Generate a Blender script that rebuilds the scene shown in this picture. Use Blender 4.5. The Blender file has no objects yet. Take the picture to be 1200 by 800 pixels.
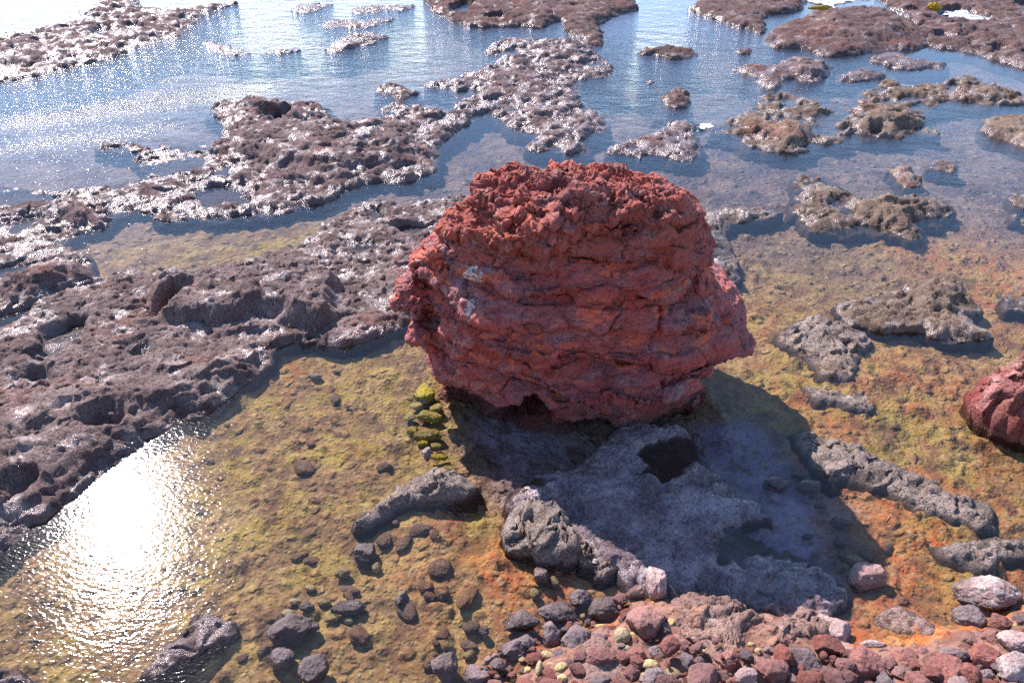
import bpy, math, random
import numpy as np
from mathutils import Vector

SC = bpy.context.scene
COL = SC.collection
R = math.radians

# ------------------------------------------------------------------ camera
CAM_H, PITCH, FPX = 5.0, R(35.0), 942.0
cam_d = bpy.data.cameras.new('camera')
cam_d.lens = 36.0 * FPX / 1200.0
cam_d.clip_start, cam_d.clip_end = 0.1, 20000
cam = bpy.data.objects.new('camera', cam_d)
cam.location = (0, 0, CAM_H)
cam.rotation_euler = (math.pi / 2 - PITCH, 0, 0)
COL.objects.link(cam)
SC.camera = cam

# ------------------------------------------------------------------ daylight
SUN_DIR = Vector((-0.430, 0.613, 0.660)).normalized()      # towards the sun: ahead of the camera and left
SUN_EL = math.asin(SUN_DIR.z)
SUN_AZ = math.atan2(SUN_DIR.x, SUN_DIR.y)                   # clockwise from +Y
w = bpy.data.worlds.new('World')
SC.world = w
w.use_nodes = True
nt = w.node_tree
nt.nodes.clear()
sky = nt.nodes.new('ShaderNodeTexSky')
sky.sky_type = 'NISHITA'
sky.sun_disc = False
sky.sun_elevation = SUN_EL
sky.sun_rotation = SUN_AZ
sky.altitude = 1800
sky.air_density = 1.0
sky.dust_density = 0.2
sky.ozone_density = 2.5
bg = nt.nodes.new('ShaderNodeBackground')
bg.inputs['Strength'].default_value = 0.15
wo = nt.nodes.new('ShaderNodeOutputWorld')
nt.links.new(sky.outputs[0], bg.inputs[0])
nt.links.new(bg.outputs[0], wo.inputs[0])
sun_d = bpy.data.lights.new('sun', 'SUN')
sun_d.energy = 4.6
sun_d.angle = R(0.55)
sun_d.color = (1.0, 0.87, 0.845)
sun = bpy.data.objects.new('sun', sun_d)
sun.rotation_euler = SUN_DIR.to_track_quat('Z', 'Y').to_euler()
sun.location = (-8, 12, 14)
COL.objects.link(sun)

SC.view_settings.view_transform = 'Standard'
SC.view_settings.look = 'None'
SC.view_settings.gamma = 1
SC.view_settings.exposure = 1.25
SC.render.engine = 'CYCLES'
cy = SC.cycles
cy.max_bounces = 6
cy.diffuse_bounces = 3
cy.glossy_bounces = 2
cy.transmission_bounces = 2
cy.transparent_max_bounces = 8
cy.use_denoising = False
cy.caustics_reflective = False
cy.caustics_refractive = False

# ------------------------------------------------------------------ noise (numpy)
_rs = np.random.RandomState(7)
_perm = np.concatenate([_rs.permutation(256)] * 3)
_g = _rs.normal(size=(256, 3))
_g /= np.linalg.norm(_g, axis=1)[:, None]


def perlin(p):
    p = np.asarray(p, dtype=np.float64)
    i = np.floor(p).astype(np.int64)
    f = p - i
    i &= 255
    u = f * f * f * (f * (f * 6 - 15) + 10)
    out = 0
    for dx in (0, 1):
        wx = u[:, 0] if dx else 1 - u[:, 0]
        for dy in (0, 1):
            wy = u[:, 1] if dy else 1 - u[:, 1]
            for dz in (0, 1):
                wz = u[:, 2] if dz else 1 - u[:, 2]
                h = _perm[_perm[_perm[(i[:, 0] + dx) & 255] + ((i[:, 1] + dy) & 255)] + ((i[:, 2] + dz) & 255)]
                g = _g[h]
                d = g[:, 0] * (f[:, 0] - dx) + g[:, 1] * (f[:, 1] - dy) + g[:, 2] * (f[:, 2] - dz)
                out = out + wx * wy * wz * d
    return out * 1.5


def fbm(p, o=4, gain=0.5):
    s, a, t = 0, 1.0, 0.0
    for k in range(o):
        s = s + a * perlin(p * (2.03 ** k) + 17.3 * k)
        t += a
        a *= gain
    return s / t


def ridged(p, o=4, gain=0.55):
    s, a, t = 0, 1.0, 0.0
    for k in range(o):
        n = 1 - np.abs(perlin(p * (2.1 ** k) + 31.7 * k)) * 2
        s = s + a * n
        t += a
        a *= gain
    return s / t


def worley(p):
    """f1, f2 and a random value of the nearest cell"""
    i = np.floor(p).astype(np.int64)
    f = p - i
    f1 = np.full(len(p), 9.0)
    f2 = np.full(len(p), 9.0)
    cid = np.zeros(len(p))
    for dx in (-1, 0, 1):
        for dy in (-1, 0, 1):
            for dz in (-1, 0, 1):
                h = _perm[_perm[_perm[(i[:, 0] + dx) & 255] + ((i[:, 1] + dy) & 255)] + ((i[:, 2] + dz) & 255)]
                o = _g[h] * 0.28 + 0.5
                d = np.sqrt((o[:, 0] + dx - f[:, 0]) ** 2 + (o[:, 1] + dy - f[:, 1]) ** 2 + (o[:, 2] + dz - f[:, 2]) ** 2)
                near = d < f1
                f2 = np.where(near, f1, np.minimum(f2, d))
                cid = np.where(near, h / 255.0, cid)
                f1 = np.where(near, d, f1)
    return f1, f2, cid


def sstep(a, b, x):
    t = np.clip((x - a) / (b - a), 0, 1)
    return t * t * (3 - 2 * t)


def xyz(x, y, z=0.0):
    return np.stack([x, y, np.zeros_like(x) + z], 1)


# ------------------------------------------------------------------ surveying: where a spot of the shore lies on the ground
cP, sP = math.cos(PITCH), math.sin(PITCH)


def at(px, py, z=0.0):
    ox, oy = px - 600.0, py - 400.0
    fw, dn = FPX * cP - oy * sP, FPX * sP + oy * cP
    dn = max(dn, 12.0)
    t = (CAM_H - z) / dn
    return (ox * t, fw * t)


def at_depth(px, py, y):
    """x and z of a spot standing at ground distance y"""
    ox, oy = px - 600.0, py - 400.0
    fw, dn = FPX * cP - oy * sP, FPX * sP + oy * cP
    t = y / fw
    return (ox * t, CAM_H - dn * t)


def scale_at(py):
    """metres per picture pixel on the ground at that row"""
    oy = py - 400.0
    return CAM_H / (FPX * sP + oy * cP)


def chaikin(P, n=1):
    P = np.array(P, dtype=float)
    for _ in range(n):
        Q = np.roll(P, -1, 0)
        P = np.stack([0.75 * P + 0.25 * Q, 0.25 * P + 0.75 * Q], 1).reshape(-1, 2)
    return P


def poly(pts, z=0.0):
    return chaikin([at(a, b, z) for a, b in pts])


def sdf(P, x, y):
    """signed distance to polygon P, positive inside"""
    d2 = np.full(x.shape, 1e9)
    ins = np.zeros(x.shape, bool)
    n = len(P)
    for k in range(n):
        ax, ay = P[k]
        bx, by = P[(k + 1) % n]
        ex, ey = bx - ax, by - ay
        L = ex * ex + ey * ey + 1e-12
        t = np.clip(((x - ax) * ex + (y - ay) * ey) / L, 0, 1)
        d2 = np.minimum(d2, (x - ax - t * ex) ** 2 + (y - ay - t * ey) ** 2)
        c = ((ay > y) != (by > y))
        ins ^= c & (x < ex * (y - ay) / (ey if abs(ey) > 1e-12 else 1e-12) + ax)
    d = np.sqrt(d2)
    return np.where(ins, d, -d)


# ------------------------------------------------------------------ mesh helpers
def mesh_obj(name, V, F, mat, smooth=True, attrs=None):
    V = np.asarray(V, dtype=np.float32)
    F = np.asarray(F, dtype=np.int32)
    me = bpy.data.meshes.new(name)
    me.vertices.add(len(V))
    me.vertices.foreach_set('co', V.ravel())
    k = F.shape[1]
    me.loops.add(F.size)
    me.loops.foreach_set('vertex_index', F.ravel())
    me.polygons.add(len(F))
    me.polygons.foreach_set('loop_start', np.arange(0, F.size, k, dtype=np.int32))
    me.polygons.foreach_set('loop_total', np.full(len(F), k, dtype=np.int32))
    me.update(calc_edges=True)
    me.validate()
    me.polygons.foreach_set('use_smooth', np.full(len(me.polygons), smooth, dtype=bool))
    for an, av in (attrs or {}).items():
        a = me.attributes.new(an, 'FLOAT_COLOR', 'POINT')
        c = np.ones((len(V), 4), dtype=np.float32)
        c[:, :3] = av
        a.data.foreach_set('color', c.ravel())
    if mat:
        me.materials.append(mat)
    o = bpy.data.objects.new(name, me)
    COL.objects.link(o)
    return o


def tag(o, label=None, cat=None, group=None, kind=None):
    if label: o['label'] = label
    if cat: o['category'] = cat
    if group: o['group'] = group
    if kind: o['kind'] = kind
    return o


def grid_faces(nr, nc):
    i = np.arange((nr - 1) * (nc - 1))
    a = (i // (nc - 1)) * nc + i % (nc - 1)
    return np.stack([a, a + 1, a + nc + 1, a + nc], 1)


def keep_faces(V, F, keep):
    F = F[keep]
    used = np.unique(F)
    m = np.zeros(len(V), np.int32)
    m[used] = np.arange(len(used))
    return V[used], m[F], used


# ------------------------------------------------------------------ materials
class NT:
    def __init__(s, name):
        s.m = bpy.data.materials.new(name)
        s.m.use_nodes = True
        s.t = s.m.node_tree
        s.t.nodes.clear()
        s.out = s.n('ShaderNodeOutputMaterial')
        s.pos = s.n('ShaderNodeNewGeometry').outputs['Position']

    def n(s, typ, **kw):
        x = s.t.nodes.new(typ)
        for k, v in kw.items():
            if hasattr(x, k):
                setattr(x, k, v)
        return x

    def put(s, sock, v):
        if hasattr(v, 'is_output'):
            s.t.links.new(v, sock)
        elif isinstance(v, (tuple, list)) and len(v) == 3 and len(sock.default_value) == 4:
            sock.default_value = (*v, 1)
        else:
            sock.default_value = v

    def noise(s, scale, detail=4, rough=0.55, vec=None, dist=0.0, typ='FBM'):
        x = s.n('ShaderNodeTexNoise', noise_type=typ)
        s.put(x.inputs['Vector'], vec or s.pos)
        x.inputs['Scale'].default_value = scale
        x.inputs['Detail'].default_value = detail
        x.inputs['Roughness'].default_value = rough
        x.inputs['Distortion'].default_value = dist
        return x.outputs[0]

    def voro(s, scale, feature='F1', vec=None, rnd=1.0, out='Distance'):
        x = s.n('ShaderNodeTexVoronoi', feature=feature)
        s.put(x.inputs['Vector'], vec or s.pos)
        x.inputs['Scale'].default_value = scale
        x.inputs['Randomness'].default_value = rnd
        return x.outputs[out]

    def ramp(s, v, a, b):
        x = s.n('ShaderNodeMapRange', interpolation_type='SMOOTHSTEP')
        s.put(x.inputs['Value'], v)
        x.inputs['From Min'].default_value = a
        x.inputs['From Max'].default_value = b
        return x.outputs[0]

    def math(s, op, a, b=0.0):
        x = s.n('ShaderNodeMath', operation=op)
        s.put(x.inputs[0], a)
        s.put(x.inputs[1], b)
        return x.outputs[0]

    def mix(s, f, a, b):
        x = s.n('ShaderNodeMix', data_type='RGBA')
        s.put(x.inputs[0], f)
        s.put(x.inputs[6], a)
        s.put(x.inputs[7], b)
        return x.outputs[2]

    def mixf(s, f, a, b):
        x = s.n('ShaderNodeMix', data_type='FLOAT')
        s.put(x.inputs[0], f)
        s.put(x.inputs[2], a)
        s.put(x.inputs[3], b)
        return x.outputs[0]

    def bump(s, h, dist, strength=1.0, nrm=None):
        x = s.n('ShaderNodeBump')
        s.put(x.inputs['Height'], h)
        x.inputs['Distance'].default_value = dist
        x.inputs['Strength'].default_value = strength
        if nrm: s.put(x.inputs['Normal'], nrm)
        return x.outputs[0]

    def principled(s, col, rough, nrm, spec=0.5):
        b = s.n('ShaderNodeBsdfPrincipled')
        s.put(b.inputs['Base Color'], col)
        s.put(b.inputs['Roughness'], rough)
        s.put(b.inputs['Normal'], nrm)
        s.put(b.inputs['Specular IOR Level'], spec)
        s.t.links.new(b.outputs[0], s.out.inputs['Surface'])
        return s.m

    def z(s):
        x = s.n('ShaderNodeSeparateXYZ')
        s.put(x.inputs[0], s.pos)
        return x.outputs[2]

    def obj_coord(s):
        return s.n('ShaderNodeTexCoord').outputs['Object']

    def rnd(s):
        return s.n('ShaderNodeObjectInfo').outputs['Random']

    def attr(s, name):
        x = s.n('ShaderNodeAttribute')
        x.attribute_name = name
        return x.outputs['Color']


def n_warp(s, amp, scale):
    x = s.n('ShaderNodeTexNoise')
    s.put(x.inputs['Vector'], s.pos)
    x.inputs['Scale'].default_value = scale
    v = s.n('ShaderNodeVectorMath', operation='SCALE')
    s.put(v.inputs[0], x.outputs[1])
    v.inputs['Scale'].default_value = amp
    q = s.n('ShaderNodeVectorMath', operation='ADD')
    s.put(q.inputs[0], s.pos)
    s.put(q.inputs[1], v.outputs[0])
    return q.outputs[0]


NT.n_warp = n_warp


def reef_mat(name, c1, c2, c3, wet=0.5, fine=1.0, band=0.06):
    """pitted lava: two rock tones, a rusty or algal third one, wet films with a low roughness"""
    s = NT(name)
    a = s.noise(2.3, 6, 0.6)
    b = s.noise(9, 6, 0.65)
    c = s.noise(1.1, 3, 0.5, dist=0.6)
    g = s.noise(48, 6, 0.7)
    col = s.mix(s.ramp(a, 0.35, 0.65), c1, c2)
    col = s.mix(s.math('MULTIPLY', s.ramp(c, 0.52, 0.72), s.ramp(b, 0.35, 0.6)), col, c3)
    col = s.mix(s.ramp(g, 0.36, 0.56), s.mix(0.65, col, (0.02, 0.014, 0.014)), col)
    # splash zone stays damp: darker and smoother rock just above the water
    z = s.z()
    zz = s.math('ADD', z, s.math('MULTIPLY', b, -0.10))
    damp = s.ramp(zz, band, band - 0.09)
    col = s.mix(s.math('MULTIPLY', damp, 0.5), col, (0.045, 0.028, 0.022))
    col = s.mix(s.math('MULTIPLY', s.ramp(z, 0.0, -0.06), 0.8), col, (0.07, 0.042, 0.024))
    film = s.ramp(s.math('ADD', s.noise(3.1, 5, 0.65), s.math('MULTIPLY', damp, 0.15)), 0.60 - 0.22 * wet, 0.74 - 0.22 * wet)
    film = s.math('MULTIPLY', film, s.ramp(z, -0.012, 0.004))
    rough = s.mixf(film, 0.88, 0.22)
    pits = s.voro(30, 'F1', vec=s.n_warp(0.05, 14))
    h = s.math('ADD', s.math('MULTIPLY', s.noise(22, 9, 0.76), 0.050), s.math('MULTIPLY', s.ramp(pits, 0.0, 0.45), 0.012))
    nr = s.bump(h, fine, 0.9)
    sheen = s.bump(s.math('MULTIPLY', s.noise(14, 6, 0.66), 0.034), 1.0, 0.9)
    mv = s.n('ShaderNodeMix', data_type='VECTOR')
    s.put(mv.inputs[0], s.math('MULTIPLY', film, 0.6))
    s.put(mv.inputs[4], nr)
    s.put(mv.inputs[5], sheen)
    return s.principled(col, rough, mv.outputs[1], s.mixf(film, 0.10, 0.5))


M = {}
M['reef_dark'] = reef_mat('wet purple brown lava', (0.150, 0.105, 0.100), (0.235, 0.172, 0.160), (0.21, 0.105, 0.085), 0.58)
M['reef_left'] = reef_mat('warm brown lava', (0.180, 0.128, 0.118), (0.275, 0.210, 0.188), (0.28, 0.145, 0.115), 0.42)
M['reef_grey'] = reef_mat('grey lava', (0.220, 0.172, 0.148), (0.320, 0.258, 0.215), (0.29, 0.215, 0.13), 0.36)
M['near_grey'] = reef_mat('dry pitted grey lava', (0.270, 0.215, 0.185), (0.400, 0.330, 0.280), (0.29, 0.20, 0.13), -0.05, 1.2, -0.05)
M['reef_tan'] = reef_mat('tan brown lava', (0.190, 0.138, 0.108), (0.280, 0.210, 0.150), (0.29, 0.130, 0.090), 0.28)
M['reef_far'] = reef_mat('dark reddish far lava', (0.115, 0.075, 0.070), (0.190, 0.128, 0.112), (0.20, 0.082, 0.064), 0.35)
M['slab'] = reef_mat('smooth violet grey slab', (0.17, 0.120, 0.122), (0.33, 0.262, 0.280), (0.13, 0.078, 0.068), 0.7, 0.8, 0.0)
M['red_crust'] = reef_mat('red crusted lava', (0.32, 0.085, 0.070), (0.40, 0.17, 0.145), (0.50, 0.32, 0.28), 0.3, 1.3)
M['crust'] = reef_mat('pink brown crust', (0.30, 0.19, 0.16), (0.40, 0.27, 0.22), (0.42, 0.20, 0.11), 0.2, 1.0, -0.05)


def boulder_mat(name):
    s = NT(name)
    a = s.noise(1.7, 5, 0.6)
    b = s.noise(7, 6, 0.65)
    g = s.noise(40, 5, 0.65)
    z = s.z()
    mp = s.n('ShaderNodeMapping')
    s.put(mp.inputs[0], s.n_warp(0.25, 1.5))
    mp.inputs['Scale'].default_value = (1.0, 1.0, 2.6)
    q = mp.outputs[0]
    col = s.mix(s.ramp(s.noise(1.5, 5, 0.6, q), 0.42, 0.58), (0.52, 0.112, 0.090), (0.40, 0.145, 0.145))
    col = s.mix(s.ramp(s.noise(3.0, 6, 0.65, q), 0.54, 0.585), col, (0.78, 0.185, 0.110))
    col = s.mix(s.math('MULTIPLY', s.ramp(s.noise(1.9, 5, 0.6, q), 0.56, 0.66), 0.85), col, (0.43, 0.25, 0.25))
    col = s.mix(s.math('MULTIPLY', s.ramp(s.noise(2.7, 6, 0.7, q), 0.42, 0.34), 0.6), col, (0.16, 0.055, 0.050))
    # rawer, oxidised red on the weathered crown
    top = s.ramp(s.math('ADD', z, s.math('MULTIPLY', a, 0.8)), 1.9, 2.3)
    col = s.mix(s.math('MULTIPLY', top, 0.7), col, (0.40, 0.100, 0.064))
    col = s.mix(s.ramp(g, 0.28, 0.5), s.mix(0.6, col, (0.07, 0.022, 0.020)), col)
    crack = s.voro(4.2, 'DISTANCE_TO_EDGE', vec=s.n_warp(0.10, 5))
    col = s.mix(s.math('MULTIPLY', s.math('MULTIPLY', s.ramp(crack, 0.03, 0.0), 0.5), s.ramp(b, .45, .6)), col, (0.10, 0.03, 0.028))
    # pale salt flecks
    salt = s.math('ADD', s.math('MULTIPLY', s.ramp(s.noise(17, 5, 0.7), 0.66, 0.72), s.ramp(s.noise(1.3, 3), 0.5, 0.62)), s.math('MULTIPLY', s.ramp(s.noise(15, 6, 0.75), 0.50, 0.60), s.attr('salt')))
    col = s.mix(s.math('MINIMUM', s.math('MULTIPLY', salt, 0.85), 0.9), col, (0.62, 0.48, 0.42))
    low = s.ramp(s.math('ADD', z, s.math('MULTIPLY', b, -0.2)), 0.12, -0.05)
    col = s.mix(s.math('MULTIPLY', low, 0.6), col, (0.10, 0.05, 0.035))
    grey = s.math('MULTIPLY', s.ramp(s.noise(4.5, 7, 0.72), 0.50, 0.62), 0.55)
    col = s.mix(grey, col, s.mix(s.ramp(g, .4, .6), (0.14, 0.065, 0.068), (0.38, 0.23, 0.22)))
    h = s.math('ADD', s.math('MULTIPLY', s.noise(18, 9, 0.75), 0.055), s.math('MULTIPLY', s.ramp(crack, 0.0, 0.06), 0.012))
    return s.principled(col, s.mixf(s.ramp(b, 0.4, 0.6), 0.6, 0.9), s.bump(h, 1.0, 0.9), 0.35)


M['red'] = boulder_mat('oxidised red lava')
s = NT('pale salt crust')
M['salt'] = s.principled(s.mix(s.ramp(s.noise(30, 5, .7), .4, .6), (0.40, 0.27, 0.24), (0.72, 0.62, 0.56)), 0.8, s.bump(s.noise(60, 5, .7), .015, 1), .3)


def stone_mat(name, c1, c2, spec=0.4, rough=(0.45, 0.85), speck=0.5):
    s = NT(name)
    oc = s.obj_coord()
    sh = s.n('ShaderNodeVectorMath', operation='ADD')
    s.put(sh.inputs[0], oc)
    r = s.rnd()
    k = s.n('ShaderNodeCombineXYZ')
    s.put(k.inputs[0], s.math('MULTIPLY', r, 37.0))
    s.put(k.inputs[1], s.math('MULTIPLY', r, 91.0))
    s.put(sh.inputs[1], k.outputs[0])
    v = sh.outputs[0]
    a = s.noise(7, 5, 0.6, v)
    g = s.noise(60, 5, 0.7, v)
    col = s.mix(s.ramp(a, 0.35, 0.65), c1, c2)
    hs = s.n('ShaderNodeHueSaturation')
    s.put(hs.inputs['Color'], col)
    s.put(hs.inputs['Value'], s.mixf(r, 0.75, 1.25))
    s.put(hs.inputs['Saturation'], s.mixf(s.math('FRACT', s.math('MULTIPLY', r, 7.3)), 0.8, 1.15))
    col = hs.outputs[0]
    col = s.mix(s.math('MULTIPLY', s.ramp(g, 0.62, 0.36), speck), col, (0.03, 0.018, 0.016))
    col = s.mix(s.math('MULTIPLY', s.ramp(g, 0.60, 0.75), speck * 0.5), col, (0.5, 0.42, 0.38))
    zz = s.math('ADD', s.z(), s.math('MULTIPLY', a, -0.04))
    damp = s.ramp(zz, 0.03, -0.01)
    col = s.mix(s.math('MULTIPLY', damp, 0.35), col, (0.05, 0.03, 0.02))
    h = s.math('MULTIPLY', s.noise(45, 8, 0.7, v), 0.02)
    rg = s.mixf(damp, s.mixf(s.ramp(a, 0.4, 0.6), rough[0], rough[1]), 0.28)
    return s.principled(col, rg, s.bump(h, 1.0, 0.9), spec)


M['st_dark'] = stone_mat('dark basalt stone', (0.12, 0.085, 0.08), (0.20, 0.15, 0.14))
M['st_purple'] = stone_mat('purple grey stone', (0.19, 0.135, 0.135), (0.28, 0.205, 0.195))
M['st_red'] = stone_mat('red brown scoria', (0.25, 0.092, 0.072), (0.36, 0.160, 0.128))
M['st_pink'] = stone_mat('pink pale stone', (0.40, 0.245, 0.21), (0.50, 0.34, 0.30), 0.3)
M['st_white'] = stone_mat('salt whitened stone', (0.35, 0.24, 0.22), (0.62, 0.54, 0.50), 0.3)
M['st_yellow'] = stone_mat('yellow coral pebble', (0.40, 0.29, 0.12), (0.56, 0.45, 0.22), 0.3, speck=0.45)
M['st_sub'] = stone_mat('brown sunken stone', (0.20, 0.105, 0.06), (0.30, 0.19, 0.10), 0.2)
M['st_moss'] = stone_mat('mossy stone', (0.32, 0.25, 0.012), (0.60, 0.48, 0.02), 0.3, (0.8, 0.95), 0.35)


def seabed_mat():
    s = NT('pool bed of gravel and algae')
    z = s.n('ShaderNodeSeparateColor')
    s.put(z.inputs[0], s.attr('zone'))
    orange, algae, deep = z.outputs[0], z.outputs[1], z.outputs[2]
    a = s.noise(1.6, 6, 0.65)
    b = s.noise(3.6, 6, 0.66)
    g = s.noise(30, 6, 0.7)
    v = s.voro(26, 'F1', vec=s.n_warp(0.03, 20))
    vc = s.voro(26, 'F1', vec=s.n_warp(0.03, 20), out='Color')
    col = s.mix(s.ramp(b, 0.40, 0.60), (0.24, 0.142, 0.062), (0.40, 0.270, 0.115))
    col = s.mix(s.ramp(a, 0.48, 0.66), col, (0.17, 0.092, 0.058))
    oc = s.mix(s.ramp(b, 0.40, 0.60), (0.46, 0.125, 0.035), (0.42, 0.19, 0.055))
    col = s.mix(s.math('MULTIPLY', orange, s.mixf(s.ramp(a, 0.3, 0.6), 0.6, 1.0)), col, oc)
    gc = s.mix(s.ramp(b, 0.4, 0.6), (0.32, 0.205, 0.028), (0.35, 0.265, 0.060))
    col = s.mix(s.math('MULTIPLY', algae, s.ramp(s.math('ADD', s.math('MULTIPLY', a, 0.5), s.math('MULTIPLY', b, 0.5)), 0.44, 0.58)), col, gc)
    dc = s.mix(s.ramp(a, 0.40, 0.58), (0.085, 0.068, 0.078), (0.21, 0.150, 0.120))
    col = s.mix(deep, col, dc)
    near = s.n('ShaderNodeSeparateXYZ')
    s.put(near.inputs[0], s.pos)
    col = s.mix(s.math('MULTIPLY', deep, s.ramp(near.outputs[1], 7.6, 6.6)), col, s.mix(s.ramp(a, 0.4, 0.6), (0.22, 0.18, 0.27), (0.34, 0.28, 0.38)))  # violet in the near pools: reflected sky painted into the bed colour
    wv = s.n_warp(0.16, 5)
    c1 = s.voro(9.5, 'F1', vec=wv)
    c1c = s.n('ShaderNodeSeparateColor')
    s.put(c1c.inputs[0], s.voro(9.5, 'F1', vec=wv, out='Color'))
    cob = s.math('MULTIPLY', s.ramp(c1c.outputs[0], 0.5, 0.7), s.ramp(c1, 0.60, 0.15))
    col = s.mix(s.math('MULTIPLY', cob, 0.5), col, s.mix(c1c.outputs[1], (0.17, 0.095, 0.05), (0.40, 0.27, 0.12)))
    col = s.mix(s.math('MULTIPLY', s.math('MULTIPLY', s.ramp(c1, 0.40, 0.62), s.ramp(c1c.outputs[0], 0.5, 0.7)), 0.12), col, (0.07, 0.04, 0.02))
    sp = s.n('ShaderNodeSeparateColor')
    s.put(sp.inputs[0], vc)
    peb = s.mix(s.ramp(sp.outputs[0], 0.2, 0.9), (0.13, 0.075, 0.045), (0.42, 0.34, 0.18))
    col = s.mix(s.math('MULTIPLY', s.ramp(sp.outputs[1], 0.55, 0.75), 0.40), col, peb)
    col = s.mix(s.math('MULTIPLY', s.ramp(g, 0.54, 0.34), 0.35), col, (0.08, 0.046, 0.020))
    col = s.mix(s.math('MULTIPLY', s.ramp(s.noise(3.0, 6, .68), 0.51, 0.60), 0.62), col, (0.095, 0.055, 0.036))
    dry = s.ramp(s.math('ADD', s.z(), s.math('MULTIPLY', b, 0.05)), 0.035, 0.075)
    col = s.mix(dry, col, s.mix(s.ramp(b, .4, .6), (0.15, 0.075, 0.055), (0.27, 0.150, 0.110)))
    h = s.math('ADD', s.math('MULTIPLY', g, 0.02), s.math('MULTIPLY', s.ramp(v, 0.6, 0.0), 0.014))
    h = s.math('ADD', h, s.math('MULTIPLY', cob, 0.05))
    return s.principled(col, 0.85, s.bump(h, 1.0, 0.8), 0.2)


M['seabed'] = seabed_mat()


def water_mat(name, ripples, turbid):
    """thin clear water: Fresnel mirror over tinted transparency, plus a little suspended silt far out"""
    s = NT(name)
    p = s.pos
    mp = s.n('ShaderNodeMapping')
    s.put(mp.inputs[0], p)
    mp.inputs['Rotation'].default_value = (0, 0, R(25))
    mp.inputs['Scale'].default_value = (1.0, 1.7, 1.0)
    q = mp.outputs[0]
    if ripples:
        sep = s.n('ShaderNodeSeparateColor')
        s.put(sep.inputs[0], s.attr('ripple'))
        amp, silt = sep.outputs[0], sep.outputs[1]
        fine = s.math('MULTIPLY', s.math('SUBTRACT', s.noise(23, 2, 0.5, q, 0.3), 0.5), 0.0090)
        mid = s.math('MULTIPLY', s.math('SUBTRACT', s.noise(5.5, 2, 0.5, q, 0.6), 0.5), 0.020)
        big = s.math('MULTIPLY', s.math('SUBTRACT', s.noise(1.7, 2, 0.5, q), 0.5), 0.05)
        h = s.math('ADD', s.math('MULTIPLY', fine, s.math('ADD', amp, 0.10)), s.math('MULTIPLY', s.math('ADD', mid, big), s.math('MAXIMUM', s.math('SUBTRACT', amp, 0.09), 0.0)))
        nr = s.bump(h, 1.0, 1.0)
    else:
        h = s.math('MULTIPLY', s.noise(20, 2, 0.5, q), 0.0008)
        nr = s.bump(h, 1.0, 1.0)
        silt = 0.0
    geo = s.n('ShaderNodeNewGeometry')
    dt = s.n('ShaderNodeVectorMath', operation='DOT_PRODUCT')
    s.put(dt.inputs[0], geo.outputs['Incoming'])
    s.put(dt.inputs[1], nr)
    cosi = s.math('MINIMUM', s.math('ABSOLUTE', dt.outputs['Value']), 1.0)
    fres = s.math('ADD', 0.022, s.math('MULTIPLY', s.math('POWER', s.math('SUBTRACT', 1.0, cosi), 5.1), 0.978))
    gl = s.n('ShaderNodeBsdfGlossy')
    gl.inputs['Roughness'].default_value = 0.082
    gl.inputs['Color'].default_value = (1, 1, 1, 1)
    s.put(gl.inputs['Normal'], nr)
    tr = s.n('ShaderNodeBsdfTransparent')
    tr.inputs['Color'].default_value = (0.81, 0.80, 0.78, 1)
    df = s.n('ShaderNodeBsdfDiffuse')
    df.inputs['Color'].default_value = (0.085, 0.11, 0.165, 1)
    m0 = s.n('ShaderNodeMixShader')
    s.put(m0.inputs[0], silt)
    s.t.links.new(tr.outputs[0], m0.inputs[1])
    s.t.links.new(df.outputs[0], m0.inputs[2])
    m1 = s.n('ShaderNodeMixShader')
    s.put(m1.inputs[0], fres)
    s.t.links.new(m0.outputs[0], m1.inputs[1])
    s.t.links.new(gl.outputs[0], m1.inputs[2])
    s.t.links.new(m1.outputs[0], s.out.inputs['Surface'])
    return s.m


M['water'] = water_mat('tide pool water', True, True)
M['puddle'] = water_mat('still puddle water', False, False)

# ------------------------------------------------------------------ setting: sea bed
SHORE = poly([(548, 830), (600, 785), (650, 755), (700, 728), (740, 706), (790, 697), (860, 712), (915, 722), (965, 745), (1030, 752),
              (1090, 748), (1130, 735), (1165, 722), (1230, 690), (1330, 690), (1400, 1100), (500, 1100)])
# sunken shallows and deeper gullies: picture spot, radius in metres, change of level
LEVELS = [((1055, 728), 0.33, 0.085), ((1000, 540), 0.45, 0.045), ((1090, 580), 0.45, 0.045), ((970, 410), 0.5, 0.045), ((1150, 645), 0.5, 0.045), ((480, 575), 0.45, 0.04), ((1000, 465), .3, .04), ((760, 40), 3.0, -0.7), ((780, 110), 1.8, -0.25), ((430, 60), 3.0, -0.2), ((80, 90), 2.5, -0.3), ((120, 20), 4.0, -0.6),
          ((620, 520), 0.9, -0.08), ((860, 540), 0.8, 0.02), ((1010, 440), 1.2, 0.05), ((1050, 700), 0.9, 0.03), ((960, 700), .5, 0.03),
          ((470, 690), 1.0, 0.03), ((560, 680), 0.5, 0.05), ((330, 520), 1.2, 0.02), ((1000, 290), 1.3, -0.03)]


def bed_level(x, y):
    z = np.full(x.shape, -0.13)
    z = z - 0.11 * sstep(8.5, 15, y) - 0.6 * sstep(18, 40, y) - 6 * sstep(40, 200, y)
    for (a, b), r, dz in LEVELS:
        cx, cy_ = at(a, b)
        z = z + dz * np.exp(-((x - cx) ** 2 + (y - cy_) ** 2) / (r * r))
    d = sdf(SHORE, x + 0.12 * perlin(xyz(x * 2, y * 2)), y + 0.12 * perlin(xyz(x * 2 + 9, y * 2)))
    z = z + 0.26 * sstep(-0.16, 0.30, d) + 0.10 * sstep(0.2, 1.2, d)
    z = z + np.clip(2.5 - y, 0, 30) * 0.55
    return z


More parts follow.
